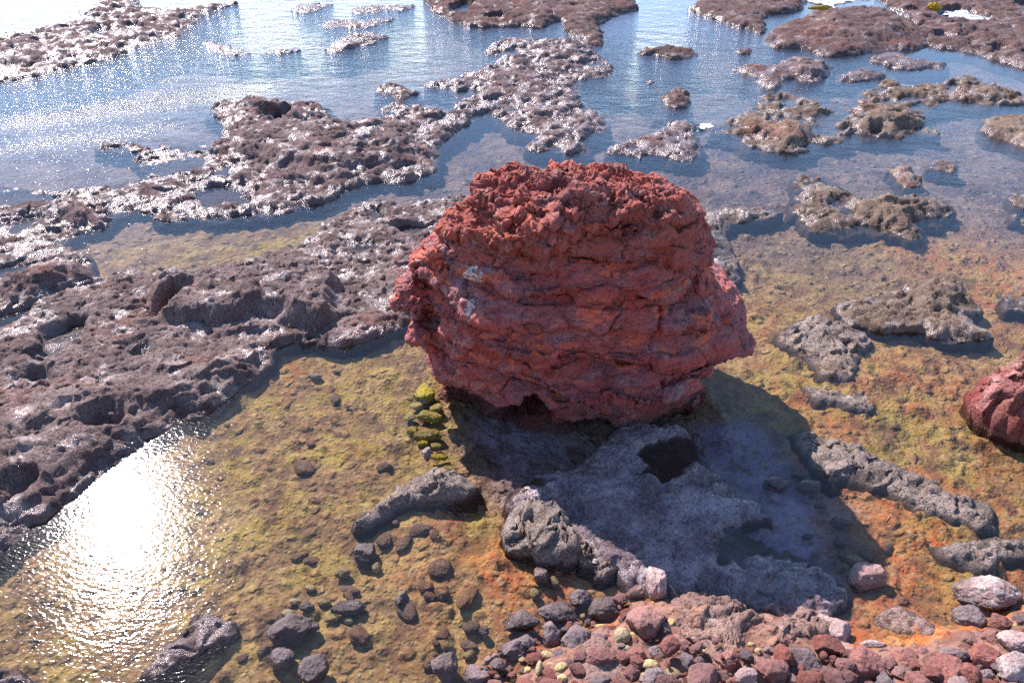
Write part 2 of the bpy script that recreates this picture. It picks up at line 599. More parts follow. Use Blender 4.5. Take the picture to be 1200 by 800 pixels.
def bed_bumps(x, y):
    n = fbm(xyz(x * 1.3, y * 1.3, 3.1), 4) * 0.06
    f1, f2, c = worley(xyz(x * 4.2 + 0.5 * perlin(xyz(x * 5, y * 5)), y * 4.2, 0.5))
    n = n + np.clip(0.52 - f1, 0, 1) ** 0.9 * 0.11 * sstep(0.45, 0.9, c)
    n = n + fbm(xyz(x * 12, y * 12, 1.1), 3) * 0.008
    f1, f2, c = worley(xyz(x * 9.5 + 0.4 * perlin(xyz(x * 9, y * 9)), y * 9.5, 2.5))
    n = n + np.clip(0.5 - f1, 0, 1) ** 0.8 * 0.07 * sstep(0.35, 0.9, c)
    return np.minimum(n, 0.10)


ys = np.concatenate([np.linspace(-9, 2.3, 24)[:-1], 2.3 * (34 / 2.3) ** np.linspace(0, 1, 520), 34 * (6000 / 34) ** np.linspace(0, 1, 26)[1:]])
us = np.linspace(-1, 1, 640)
us = us * 0.72 + 0.28 * us ** 5
Yg, Ug = np.meshgrid(ys, us, indexing='ij')
Wd = np.maximum(Yg, 2.3) * 1.15 + 3.0
gx, gy = (Ug * Wd).ravel(), Yg.ravel()
gz = bed_level(gx, gy) + bed_bumps(gx, gy) * sstep(80, 30, gy)


def blob_sum(x, y, lst):
    s = np.zeros(x.shape)
    for a, b, r, wgt in lst:
        cx, cy_ = at(a, b)
        s = s + wgt * np.exp(-((x - cx) ** 2 + (y - cy_) ** 2) / (r * r))
    return s


wx = gx + 0.35 * perlin(xyz(gx * 1.1, gy * 1.1, 8)) + .15 * perlin(xyz(gx * 4, gy * 4, 8))
wy = gy + 0.35 * perlin(xyz(gx * 1.1, gy * 1.1, 28)) + .15 * perlin(xyz(gx * 4, gy * 4, 28))
orange = blob_sum(wx, wy, [(1060, 690, 0.9, 1.4), (950, 700, 0.5, 1.0), (1130, 560, 0.5, 0.35), (1000, 600, 0.6, 1.1), (950, 470, 0.5, .7), (1080, 440, .8, .6),
                           (900, 380, 0.5, 0.4), (620, 660, 0.35, 1.3), (560, 640, 0.45, 0.7), (700, 690, 0.45, 1.1), (850, 720, 1.0, 0.9), (1100, 740, 1.0, 1.0),
                           (500, 570, 0.3, 0.5), (1150, 320, 1.3, .6), (1120, 230, 1.2, .5), (700, 780, 0.9, .8), (940, 520, .3, .6), (890, 570, .35, -.8), (930, 630, .3, -.8), (1160, 480, .3, .5), (330, 430, .25, .5)])
algae = blob_sum(wx, wy, [(350, 480, 1.0, 1.1), (280, 620, 0.9, 0.9), (470, 470, 0.7, 1.2), (330, 270, 2.0, 1.0), (540, 600, 0.35, 1.2), (490, 500, .3, 1.5), (1160, 560, 0.6, 1.6),
                          (1060, 520, 0.7, 1.2), (950, 400, .9, .9), (900, 450, .4, 1.4), (1000, 310, 1.2, 1.0), (1150, 350, 1.0, .6), (420, 700, 1.0, .5), (870, 480, .3, 1.2), (880, 560, .5, -1.6), (940, 620, .4, -1.6), (760, 560, .8, -1.2), (610, 515, .5, -.8),
                          (1120, 650, 0.4, 0.7), (80, 760, .8, .7)])
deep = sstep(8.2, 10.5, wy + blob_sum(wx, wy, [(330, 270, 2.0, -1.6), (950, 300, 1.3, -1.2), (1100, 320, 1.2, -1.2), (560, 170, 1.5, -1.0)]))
deep = np.maximum(deep, blob_sum(wx, wy, [(1000, 300, 1.0, 0.55), (900, 270, .8, .6), (760, 560, 0.9, .6), (870, 560, .45, 1.0), (600, 510, .5, .7), (930, 610, .35, 1.0), (950, 670, .3, .9), (860, 510, .3, .8)]))  # near spots mask the painted violet sky reflection in the shaded pools
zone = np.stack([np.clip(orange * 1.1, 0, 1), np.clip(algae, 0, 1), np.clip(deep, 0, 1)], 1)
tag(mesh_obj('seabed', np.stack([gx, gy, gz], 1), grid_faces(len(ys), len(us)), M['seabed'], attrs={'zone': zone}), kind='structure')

# ------------------------------------------------------------------ setting: water
ysw = np.concatenate([[-400, -60, -12], np.linspace(0, 30, 121), [36, 45, 60, 90, 150, 300, 800, 2500, 8000]])
xsw = np.concatenate([[-6000, -1000, -200, -60, -35], np.linspace(-24, 24, 121), [35, 60, 200, 1000, 6000]])
Yw, Xw = np.meshgrid(ysw, xsw, indexing='ij')
vx, vy = Xw.ravel(), Yw.ravel()
amp = 0.12 + 0.17 * sstep(7.5, 12, vy)
amp = amp + blob_sum(vx, vy, [(430, 60, 3.0, .25), (200, 60, 4, .1), (560, 30, 4, 0.4), (760, 90, 2.5, .5), (860, 60, 2.5, .4), (80, 20, 5, .7), (330, 20, 4, .4), (100, 110, 3, .12), (150, 720, .5, .10),
                              (900, 250, 1.5, -.35), (1150, 80, 2.0, -.4), (560, 170, 1.2, -.35), (1050, 450, 1.5, -.12)])
for a, b, L, wd in (((40, 140), (300, 105), 1.0, 0.42), ((20, 172), (190, 150), 0.5, 0.3)):      # gusts that ruffle the channel
    A, B = np.array(at(*a)), np.array(at(*b))
    e = B - A
    t = np.clip(((vx - A[0]) * e[0] + (vy - A[1]) * e[1]) / (e @ e), 0, 1)
    dd = np.hypot(vx - A[0] - t * e[0], vy - A[1] - t * e[1])
    amp = amp + L * np.exp(-(dd / wd) ** 2)
amp = np.clip(amp, 0.10, 3) + 1.0 * sstep(22, 40, vy)
silt = np.clip(0.10 * sstep(9, 14, vy) + 0.35 * sstep(16, 26, vy) + blob_sum(vx, vy, [(740, 20, 3.0, 0.5), (790, 80, 2.0, 0.25), (90, 120, 2.0, 0.12), (870, 140, 1.0, .12)]), 0, 0.85)
tag(mesh_obj('water', np.stack([vx, vy, np.zeros_like(vx)], 1), grid_faces(len(ysw), len(xsw)), M['water'], attrs={'ripple': np.stack([amp, silt, silt * 0], 1)}), kind='structure')


# ------------------------------------------------------------------ reef outcrops
def outcrop(name, pts, H, mat, label, cat='rock', group=None, edge=0.12, rough=1.0, warp=1.0, holes=(), humps=(), res=1.0, seed=0, tilt=(0, 0), terr=0.6, base=-0.55, puddles=(), broken=0.0, hedge=0.10, skirt=4.5):
    P = poly(pts)
    c = P.mean(0)
    dist = max(3.5, math.hypot(math.hypot(c[0], c[1]), CAM_H))
    h = 0.00215 * dist * res
    lo, hi = P.min(0) - 0.35 - 0.02 * dist, P.max(0) + 0.35 + 0.02 * dist
    lo, hi = np.maximum(lo, [-30, 1.5]), np.minimum(hi, [30, 45])
    nx, ny = int((hi[0] - lo[0]) / h) + 2, int((hi[1] - lo[1]) / (h * 1.25)) + 2
    X, Y = np.meshgrid(np.linspace(lo[0], hi[0], nx), np.linspace(lo[1], hi[1], ny), indexing='xy')
    x, y = X.ravel(), Y.ravel()
    sd = seed * 13.7 + 3.3
    k = min(1.0, dist / 14) * warp
    ca, sa = math.cos(0.30), math.sin(0.30)
    P2 = xyz(ca * x + sa * y, ca * y - sa * x, sd)         # the lava's grain runs slightly up to the right
    wx = x + 0.17 * k * fbm(P2 * 2.1, 4, 0.6) + 0.07 * k * fbm(P2 * 7 + 5, 3, .6)
    wy = y + 0.20 * k * fbm(P2 * 2.1 + 51, 4, 0.6) + 0.10 * k * fbm(P2 * 7 + 15, 3, .6)
    H = H * (0.48 if H < 0.45 else 0.75)
    d = sdf(P, wx, wy)
    ins = np.clip(d, 0, None)
    z = H * (1 - np.exp(-ins / edge)) + np.clip(d, -2, 0) * skirt - 0.01
    z = z + tilt[0] * (x - c[0]) * sstep(0, 0.4, d) + tilt[1] * (y - c[1]) * sstep(0, 0.4, d)
    for hp, dz, e in humps:
        dh = sdf(poly(hp), wx, wy)
        z = z + dz * sstep(-e * 0.3, e, dh)
    m = sstep(-0.05, 0.15 * max(0.4, min(1, H / 0.2)), d)
    z = z + m * rough * (H * 0.6 * fbm(P2 * 0.9, 3) + (0.035 + 0.30 * min(H, 0.25)) * fbm(P2 * np.array([1.7, 4.2, 1]) + 7, 5, 0.65))
    st = 0.07
    zt = z / st + 0.8 * fbm(P2 * 1.5 + 3, 2)
    zf = np.floor(zt)
    zr = (zf + sstep(0.25, 0.75, zt - zf)) * st - st * 0.8 * fbm(P2 * 1.5 + 3, 2)
    z = z + m * terr * (zr - z)
    z = z + m * rough * (0.062 * (ridged(P2 * np.array([2.2, 6., 1]), 5, .62) - 0.45) + 0.036 * (ridged(P2 * np.array([7, 12, 1]), 4, .68) - 0.4) + 0.02 * fbm(P2 * 22, 2)) + m * rough * 0.016 * np.minimum(0, 0.25 - worley(P2 * np.array([6, 9.5, 1]))[0])
    if broken:
        z = z - 0.6 * m * broken * np.clip(0.05 + fbm(P2 * np.array([1.7, 2.6, 1]) + 71, 4, 0.6) + 0.1, 0, 0.6)
    for hp, lv in holes:
        dh = sdf(poly(hp), wx, wy)
        t = sstep(-hedge, hedge * 0.5, dh)
        z = z * (1 - t) + t * (lv + 0.25 * (z - lv) * 0.3)
    V = np.stack([x, y, z], 1)
    q = V * 1.0
    q[:, 2] += sd
    lat = sstep(-0.10, 0.1, d)[:, None] * rough
    off = np.stack([perlin(q * 4.5 + 5), perlin(q * 4.5 + 25), 0 * x], 1) * 0.055 + \
        np.stack([perlin(q * 12 + 45), perlin(q * 12 + 65), 0.6 * perlin(q * 12 + 85)], 1) * 0.026 + \
        np.stack([perlin(q * 27 + 45), perlin(q * 27 + 65), perlin(q * 27 + 85)], 1) * 0.010
    V = V + off * lat
    F = grid_faces(ny, nx)
    keep = (V[F][:, :, 2] > base).any(1)
    V, F, _ = keep_faces(V, F, keep)
    origin = np.array([c[0], c[1], 0.0])
    o = mesh_obj(name, V - origin, F, mat)
    o.location = origin
    tag(o, label, cat, group)
    for pp, lv in puddles:
        Q = poly(pp)
        cc = Q.mean(0)
        Q = cc + (Q - cc) * 1.25
        vv = [(cc[0], cc[1], lv)] + [(a, b, lv) for a, b in Q]
        n = len(Q)
        tag(mesh_obj('puddle_water', vv, [(0, 1 + i, 1 + (i + 1) % n) for i in range(n)], M['puddle']), kind='structure')
    return o


GR = 'reef outcrops standing in the tide pools'
N = 'reef_outcrop'
REEFS = [
    dict(pts=[(-60, 112), (0, 98), (45, 91), (80, 81), (120, 71), (155, 62), (172, 52), (200, 52), (215, 42), (228, 28), (252, 14), (285, 2), (262, 6), (235, 9), (205, 14), (165, 9),
              (160, -6), (118, -4), (110, 11), (85, 12), (96, 24), (70, 28), (40, 35), (8, 38), (-60, 60)], H=0.30, m='reef_dark', edge=0.3,
         broken=.4, label='long glittering far reef with a dark front edge in the upper left corner', holes=[([(105, 38), (122, 33), (132, 42), (115, 46)], -0.05), ([(145, 30), (160, 28), (163, 33), (148, 35)], -0.05)]),
    dict(pts=[(235, 46), (262, 50), (300, 62), (286, 68), (256, 63), (240, 57)], H=0.05, m='reef_dark', label='thin low glittering spit beside the far left reef', terr=0),
    dict(pts=[(374, 60), (392, 50), (402, 42), (430, 37), (462, 42), (442, 52), (418, 56), (392, 65)], H=0.12, m='reef_dark', label='small low sparkling outcrop alone in the rippled upper channel'),
    dict(pts=[(495, -4), (502, 11), (520, 20), (535, 28), (556, 34), (590, 32), (638, 34), (648, 28), (664, 24), (654, 36), (678, 45), (690, 53), (709, 56), (709, 40), (700, 30), (722, 20),
              (746, 13), (749, 7), (735, -6)], H=0.36, m='reef_far', label='dark far reef at the top centre, its hooked point beside the teal channel',
         holes=[([(528, 18), (535, 7), (552, 3), (560, 7), (545, 20)], -0.08), ([(572, 22), (588, 20), (592, 26), (575, 28)], -.05)]),
    dict(pts=[(580, 50), (602, 45), (640, 46), (682, 47), (697, 58), (709, 72), (724, 80), (725, 90), (700, 95), (676, 95), (682, 115), (700, 130), (715, 150), (712, 156), (690, 158), (680, 168), (702, 178),
              (680, 181), (645, 180), (608, 174), (625, 168), (628, 162), (615, 155), (592, 152), (588, 141), (576, 135), (562, 134), (550, 148), (530, 156), (512, 150), (520, 138), (535, 122), (530, 113),
              (545, 115), (530, 108), (500, 103), (505, 95), (530, 92), (546, 85), (565, 78), (580, 72), (570, 65), (568, 57)], H=0.20, m='reef_dark',
         broken=.35, label='broad knobbly reef behind the red boulder, running up towards the top centre', holes=[([(585, 60), (600, 57), (612, 62), (602, 68), (588, 66)], -.05), ([(535, 108), (560, 103), (566, 112), (545, 117)], -.04),
         ([(685, 76), (705, 73), (707, 80), (685, 81)], -.05)], humps=[([(620, 52), (660, 50), (690, 60), (665, 72), (630, 68)], 0.10, 0.3)]),
    dict(pts=[(437, 103), (470, 98), (476, 105), (494, 105), (490, 111), (478, 113), (472, 122), (500, 125), (524, 128), (514, 140), (532, 142), (546, 150), (522, 165), (512, 180), (516, 200), (505, 206),
              (475, 214), (440, 215), (410, 221), (395, 232), (370, 240), (330, 252), (285, 258), (268, 252), (285, 238), (275, 226), (262, 215), (272, 205), (262, 192), (250, 182), (245, 172), (262, 158), (255, 145), (240, 130),
              (270, 118), (305, 115), (335, 121), (365, 122), (396, 130), (392, 147), (420, 146), (442, 138), (466, 136), (445, 128), (462, 122), (465, 112), (440, 109)], H=0.26, m='reef_dark',
         broken=.35, label='large dark rugged reef with a wall-like front, left of centre behind the shallow green pool', humps=[([(270, 130), (300, 125), (345, 130), (390, 150), (440, 150), (480, 160), (505, 190), (440, 205), (380, 215), (300, 200), (265, 165)], 0.14, 0.35)],
         holes=[([(310, 135), (348, 133), (345, 145), (315, 152)], -.05), ([(393, 132), (435, 132), (430, 144), (395, 146)], -.05), ([(232, 238), (255, 222), (282, 225), (275, 238), (250, 243)], -.06)]),
    dict(pts=[(-60, 212), (0, 216), (30, 223), (80, 222), (120, 216), (165, 209), (182, 200), (150, 192), (158, 181), (102, 175), (130, 164), (160, 167), (182, 171), (215, 172), (245, 170), (260, 192), (268, 208),
              (290, 232), (288, 256), (250, 259), (235, 255), (210, 260), (185, 262), (175, 252), (150, 250), (128, 258), (125, 268), (100, 271), (88, 280), (62, 288), (100, 292), (110, 300), (115, 315), (122, 322), (105, 335),
              (88, 341), (60, 351), (28, 361), (0, 372), (-80, 400)], H=0.17, m='reef_dark', broken=.25, label='low glittering reef full of puddles at the left edge above the long brown shelf',
         holes=[([(-40, 226), (0, 227), (66, 229), (55, 238), (20, 242), (-40, 240)], -.06), ([(12, 270), (22, 258), (40, 254), (38, 266), (20, 274)], -.05), ([(-20, 322), (5, 312), (55, 307), (48, 318), (10, 326)], -.05),
                ([(180, 195), (225, 188), (245, 196), (210, 205), (185, 206)], -.04), ([(120, 215), (160, 211), (180, 215), (130, 222)], -.03), ([(228, 225), (262, 215), (282, 225), (270, 240), (240, 243)], -.06), ([(182, 150), (215, 138), (262, 142), (268, 155), (235, 168), (190, 165)], -.06)],
         humps=[([(45, 250), (80, 243), (125, 250), (120, 266), (85, 272), (55, 262)], .12, .25), ([(0, 330), (60, 310), (110, 305), (118, 320), (60, 350), (0, 368)], .14, .3)]),
    dict(pts=[(-90, 420), (15, 384), (22, 372), (45, 352), (85, 340), (115, 331), (135, 318), (180, 318), (215, 322), (240, 330), (270, 318), (300, 310), (330, 298), (365, 280), (380, 265), (410, 245), (430, 237),
              (455, 237), (475, 245), (495, 238), (520, 232), (548, 230), (600, 240), (600, 300), (540, 330), (495, 360), (478, 385), (446, 393), (425, 402), (395, 408), (378, 405), (360, 402), (335, 405),
              (322, 412), (320, 425), (308, 432), (298, 446), (275, 460), (255, 475), (230, 490), (200, 498), (175, 520), (150, 538), (120, 556), (100, 573), (70, 596), (40, 622), (10, 647), (-80, 720)], H=0.22, m='reef_left',
         broken=.10, label='long brown rock shelf across the left side reaching the red boulder', edge=0.10, res=0.95, tilt=(-0.02, -0.005), warp=.8,
         humps=[([(180, 330), (240, 336), (300, 318), (350, 310), (395, 330), (400, 375), (380, 395), (345, 388), (318, 372), (300, 378), (265, 388), (225, 388), (200, 392), (175, 360)], 0.20, 0.12),
                ([(360, 300), (380, 268), (430, 240), (550, 232), (560, 270), (520, 300), (470, 325), (420, 320)], 0.02, 0.15),
                ([(0, 470), (120, 470), (190, 420), (270, 425), (310, 420), (285, 445), (235, 475), (190, 492), (120, 545), (60, 580), (0, 620), (-60, 650), (-60, 500)], 0.10, 0.25)],
         holes=[([(98, 512), (112, 496), (140, 492), (143, 505), (115, 515)], -0.02), ([(8, 585), (20, 570), (48, 564), (35, 585), (10, 595)], -.02), ([(60, 395), (80, 383), (105, 380), (95, 398), (70, 405)], -.02),
                ([(180, 372), (205, 355), (228, 354), (212, 368), (195, 378)], -.02), ([(40, 420), (75, 402), (95, 402), (75, 420), (50, 430)], -.02), ([(155, 420), (175, 412), (185, 418), (170, 426)], -.02),
                ([(400, 290), (430, 285), (455, 288), (430, 296)], -.03), ([(455, 268), (480, 262), (510, 268), (480, 280)], -.03), ([(430, 250), (445, 246), (458, 255), (440, 262)], -.03), ([(30, 445), (65, 438), (68, 450), (40, 458)], -.02),
                ([(500, 285), (530, 278), (525, 296), (495, 300)], -.02)]),
    dict(pts=[(706, 176), (735, 165), (760, 160), (775, 150), (785, 143), (810, 142), (816, 158), (820, 170), (826, 174), (818, 183), (805, 191), (784, 189), (780, 182), (755, 182), (750, 189), (735, 183), (714, 181)],
         H=0.14, m='reef_dark', label='low grey knobbly outcrop with a dark notch, just behind the crown of the red boulder', holes=[([(736, 172), (748, 169), (752, 176), (740, 178)], -.04)]),
    dict(pts=[(745, 61), (755, 56), (765, 60), (775, 55), (790, 57), (815, 60), (820, 66), (806, 71), (785, 72), (770, 66), (760, 66), (748, 66)], H=0.30, m='reef_far', label='long dark islet alone in the blue channel', edge=.2),
    dict(pts=[(771, 117), (780, 107), (795, 105), (808, 112), (813, 123), (800, 128), (785, 127), (774, 121)], H=0.28, m='reef_far', label='round dark islet in the blue channel behind the boulder', edge=.18),
    dict(pts=[(752, 97), (765, 94), (769, 98), (758, 101)], H=0.10, m='reef_far', label='tiny dark rock tip between the two islets in the blue channel', edge=.1),
    dict(pts=[(864, 60), (872, 54), (882, 57), (886, 63), (876, 66), (866, 64)], H=0.2, m='reef_far', label='small dark islet off the top right reef', edge=.15),
    dict(pts=[(803, 11), (815, 4), (835, -6), (945, -6), (946, 7), (935, 15), (925, 17), (905, 18), (890, 24), (900, 32), (893, 40), (880, 36), (860, 31), (840, 25), (820, 17)], H=0.34, m='reef_far',
         label='dark reef at the top edge left of the white surf, beside the teal channel'),
    dict(pts=[(893, 43), (910, 30), (935, 25), (950, 14), (985, 12), (1010, 8), (1040, 12), (1060, 20), (1076, 30), (1092, 45), (1082, 60), (1050, 60), (1020, 62), (1000, 67), (965, 67), (955, 61), (925, 58), (896, 56)],
         H=0.40, m='reef_far', label='high dark reddish ridge with a black shadowed front in the upper right', edge=.3, humps=[([(945, 30), (1000, 22), (1060, 32), (1070, 50), (1000, 55), (950, 48)], .16, .5)]),
    dict(pts=[(1015, -6), (1260, -6), (1260, 100), (1200, 83), (1180, 76), (1150, 66), (1110, 58), (1088, 58), (1078, 42), (1066, 24), (1046, 11)], H=0.30, m='reef_far',
         broken=.3, label='wide dark broken reef filling the top right corner around white foam', holes=[([(1098, 20), (1110, 12), (1130, 12), (1150, 20), (1167, 22), (1155, 28), (1140, 31), (1120, 25)], -.06), ([(1093, 43), (1105, 39), (1116, 45), (1110, 49)], -.06),
         ([(1153, 58), (1170, 55), (1180, 60), (1166, 63)], -.06), ([(1185, 5), (1215, 3), (1215, 10), (1190, 10)], -.06)]),
    dict(pts=[(855, 80), (880, 76), (905, 80), (920, 70), (945, 67), (965, 73), (979, 80), (978, 88), (960, 97), (935, 97), (928, 92), (912, 95), (920, 103), (905, 108), (890, 100), (882, 90), (865, 88)], H=0.20, m='reef_dark',
         broken=.2, label='ragged dark outcrop with a black undercut, right of the small islet', humps=[([(925, 82), (945, 76), (972, 80), (970, 92), (940, 94)], .12, .2)]),
    dict(pts=[(978, 95), (1000, 82), (1015, 79), (1028, 87), (1037, 88), (1036, 93), (1015, 95), (995, 97)], H=0.18, m='reef_dark', label='small pale-topped rock with a dark knob below the high dark ridge'),
    dict(pts=[(1018, 70), (1030, 63), (1050, 63), (1080, 72), (1100, 75), (1111, 76), (1110, 83), (1090, 80), (1065, 84), (1045, 80), (1030, 75)], H=0.16, m='reef_dark', label='low jagged strip with a white wash just under the high dark ridge'),
    dict(pts=[(830, 154), (850, 143), (865, 135), (880, 128), (888, 115), (900, 108), (930, 108), (960, 112), (985, 117), (1000, 116), (1010, 105), (1030, 100), (1036, 95), (1060, 97), (1080, 101), (1100, 95), (1130, 88),
              (1155, 92), (1180, 105), (1210, 110), (1250, 118), (1210, 126), (1175, 122), (1155, 126), (1130, 122), (1108, 125), (1095, 125), (1090, 132), (1080, 138), (1090, 148), (1106, 155), (1095, 160), (1070, 158), (1055, 163),
              (1045, 160), (1010, 162), (1000, 160), (995, 168), (975, 170), (955, 176), (930, 181), (900, 177), (880, 172), (870, 162), (855, 156), (840, 157)], H=0.17, m='reef_tan',
         broken=.45, label='broad brown broken reef with many puddles, right of the boulder crown', holes=[([(955, 118), (980, 119), (990, 131), (965, 130)], -.05), ([(1052, 115), (1075, 112), (1083, 118), (1060, 121)], -.05), ([(1062, 124), (1090, 121), (1088, 129), (1068, 131)], -.05),
         ([(953, 136), (980, 133), (987, 142), (960, 146)], -.05), ([(912, 140), (922, 136), (926, 146), (916, 148)], -.05), ([(900, 118), (930, 115), (935, 122), (905, 124)], -.04), ([(1105, 100), (1125, 98), (1120, 104), (1108, 105)], -.04)],
         humps=[([(865, 150), (885, 138), (920, 150), (950, 155), (975, 160), (935, 174), (895, 170)], .14, .25), ([(1000, 142), (1040, 132), (1080, 142), (1080, 154), (1040, 157), (1005, 158)], .14, .25), ([(1140, 100), (1170, 106), (1180, 116), (1150, 118)], .1, .2)]),
    dict(pts=[(1146, 150), (1165, 138), (1200, 134), (1260, 134), (1260, 190), (1200, 176), (1180, 166), (1155, 159)], H=0.28, m='reef_tan', label='sloping tan rock at the right edge beside a blue pool'),
    dict(pts=[(1040, 196), (1060, 192), (1075, 202), (1085, 213), (1083, 218), (1065, 222), (1050, 214), (1042, 206)], H=0.14, m='reef_tan', label='small brown outcrop standing above the ragged brown reef right of the boulder'),
    dict(pts=[(1083, 191), (1105, 187), (1126, 195), (1120, 203), (1100, 201)], H=0.06, m='reef_tan', label='flat tan rock barely awash beyond the small brown outcrop'),
    dict(pts=[(1180, 231), (1195, 226), (1240, 226), (1240, 250), (1192, 243)], H=0.12, m='reef_grey', label='low grey rock cut by the right edge above the orange shallows'),
    dict(pts=[(1180, 251), (1190, 249), (1200, 253), (1192, 258), (1182, 257)], H=0.05, m='reef_grey', label='little grey rock tip below the low grey rock at the right edge'),
    dict(pts=[(925, 210), (942, 207), (965, 212), (985, 215), (1003, 228), (1020, 231), (1035, 230), (1055, 236), (1070, 225), (1086, 225), (1090, 233), (1100, 240), (1122, 246), (1116, 251), (1105, 260), (1080, 258),
              (1086, 270), (1080, 281), (1065, 283), (1045, 275), (1030, 272), (1005, 272), (975, 272), (955, 273), (938, 265), (942, 253), (925, 250), (920, 240), (935, 226)], H=0.17, m='reef_tan',
         broken=.35, label='ragged brown reef with a reddish crest right of the boulder, above the weedy pool', humps=[([(1000, 240), (1040, 232), (1080, 240), (1110, 248), (1070, 256), (1060, 268), (1010, 262)], .12, .2)],
         holes=[([(972, 235), (985, 233), (990, 240), (978, 242)], -.04), ([(985, 246), (1000, 243), (1002, 252), (990, 254)], -.04)]),
    dict(pts=[(812, 250), (850, 246), (880, 238), (905, 239), (920, 248), (900, 258), (870, 261), (850, 266), (862, 300), (869, 320), (850, 339), (828, 336), (815, 310)], H=0.12, m='reef_grey',
         broken=.2, label='grey knobbly outcrop partly hidden behind the right shoulder of the red boulder'),
    dict(pts=[(975, 356), (1010, 348), (1050, 345), (1065, 335), (1085, 327), (1110, 326), (1130, 335), (1146, 355), (1150, 363), (1135, 368), (1140, 380), (1160, 390), (1172, 398), (1150, 402), (1120, 403), (1090, 395),
              (1075, 388), (1050, 390), (1020, 386), (995, 382), (983, 370)], H=0.20, m='reef_tan', label='craggy brown outcrop with a high back, standing in the orange pool right of the boulder',
         humps=[([(1060, 350), (1085, 335), (1115, 335), (1135, 352), (1120, 366), (1080, 372)], .10, .2)]),
    dict(pts=[(1175, 353), (1190, 349), (1240, 352), (1240, 370), (1195, 366), (1180, 363)], H=0.06, m='reef_grey', label='flat grey rock awash at the right edge behind the craggy brown outcrop'),
    dict(pts=[(914, 392), (935, 378), (965, 372), (985, 378), (1010, 385), (1016, 400), (1008, 420), (1000, 436), (988, 447), (960, 440), (955, 430), (940, 415), (920, 405)], H=0.05, m='near_grey', rough=1.3, skirt=1.0, terr=.2,
         label='flat pale grey rock barely above the orange pool, right of the boulder'),
    dict(pts=[(945, 452), (960, 455), (985, 462), (1002, 456), (1015, 465), (1024, 478), (1005, 481), (985, 472), (955, 464)], H=0.05, m='near_grey', rough=1.3, skirt=1.0, terr=.2, label='small grey crust just below the flat pale grey rock'),
    dict(pts=[(937, 506), (945, 502), (960, 510), (985, 517), (1010, 525), (1040, 540), (1058, 545), (1075, 555), (1100, 565), (1106, 576), (1150, 585), (1163, 592), (1155, 605), (1162, 617), (1145, 619), (1130, 606), (1100, 601), (1080, 600),
              (1075, 590), (1060, 585), (1035, 572), (1010, 560), (985, 556), (975, 561), (955, 541), (945, 530), (938, 520)], H=0.07, m='near_grey', rough=1.3, skirt=1.0, label='long grey rib of pitted rock running diagonally through the orange pool', terr=.3),
    dict(pts=[(1103, 640), (1130, 633), (1150, 628), (1175, 630), (1260, 634), (1260, 656), (1200, 650), (1166, 649), (1169, 665), (1150, 666), (1125, 656), (1105, 650)], H=0.05, m='near_grey', rough=1.3, skirt=1.0, terr=.2,
         label='flat grey forked rock at the right edge above the big white-topped boulder'),
    dict(pts=[(589, 636), (592, 604), (610, 598), (640, 602), (665, 598), (670, 615), (673, 630), (678, 655), (655, 656), (640, 655), (615, 648)], H=0.22, m='near_grey', rough=2.0, edge=.07,
         label='pale pitted grey rock lit by the sun at the left end of the shaded slab', terr=.2),
    dict(pts=[(672, 632), (690, 634), (705, 650), (722, 667), (712, 673), (692, 669), (672, 657)], H=0.13, m='near_grey', rough=2.0, edge=.06, label='crumbly lilac grey rock at the near edge of the shaded slab', terr=.2),
    dict(pts=[(411, 614), (425, 600), (450, 588), (466, 572), (480, 560), (510, 546), (530, 550), (556, 566), (556, 579), (540, 585), (515, 586), (490, 583), (470, 586), (458, 597), (440, 611), (420, 619)], H=0.14, m='near_grey', rough=1.3, skirt=2.0, edge=.07,
         label='curved grey pitted rock rib rising from the yellow pool left of the shaded slab', terr=.3),
    dict(pts=[(158, 788), (185, 770), (200, 755), (215, 735), (230, 716), (252, 719), (282, 735), (262, 752), (235, 771), (205, 779), (180, 792)], H=0.07, m='reef_left', edge=.1, label='flat brown rock barely awash beside the sun glitter at the bottom left', terr=.1),
    dict(pts=[(-40, 775), (0, 778), (22, 786), (38, 805), (30, 840), (-40, 840)], H=0.09, m='reef_left', label='dark rock cut by the bottom left corner'),
    dict(pts=[(372, 30), (395, 22), (430, 24), (455, 19), (470, 23), (445, 29), (420, 36), (400, 31), (385, 35)], H=0.05, m='reef_dark', label='low lacy glittering reef scrap awash near the top, left of the hooked top reef', terr=0),
    dict(pts=[(405, 12), (435, 5), (470, 8), (492, 4), (480, 13), (450, 14), (425, 18)], H=0.05, m='reef_dark', label='low broken reef scrap at the top edge just left of the hooked top reef', terr=0),
    dict(pts=[(335, 12), (360, 3), (395, 4), (380, 11), (355, 17)], H=0.05, m='reef_dark', label='thin sparkling reef scrap at the top edge above the rippled channel', terr=0),
    dict(pts=[(545, 96), (565, 90), (572, 98), (552, 103)], H=0.06, m='reef_dark', label='tiny low rock in the gap of the broad knobbly reef', terr=0),
    dict(pts=[(300, 62), (330, 58), (360, 58), (345, 62), (310, 66)], H=0.03, m='reef_dark', label='thin glittering rock line awash left of the small sparkling outcrop', terr=0),
]
for i, r in enumerate(REEFS):
    r = dict(r)
    m = M[r.pop('m')]
    lab = r.pop('label')
    outcrop(N, r.pop('pts'), r.pop('H'), m, lab, 'reef rock', GR, seed=i, **r)

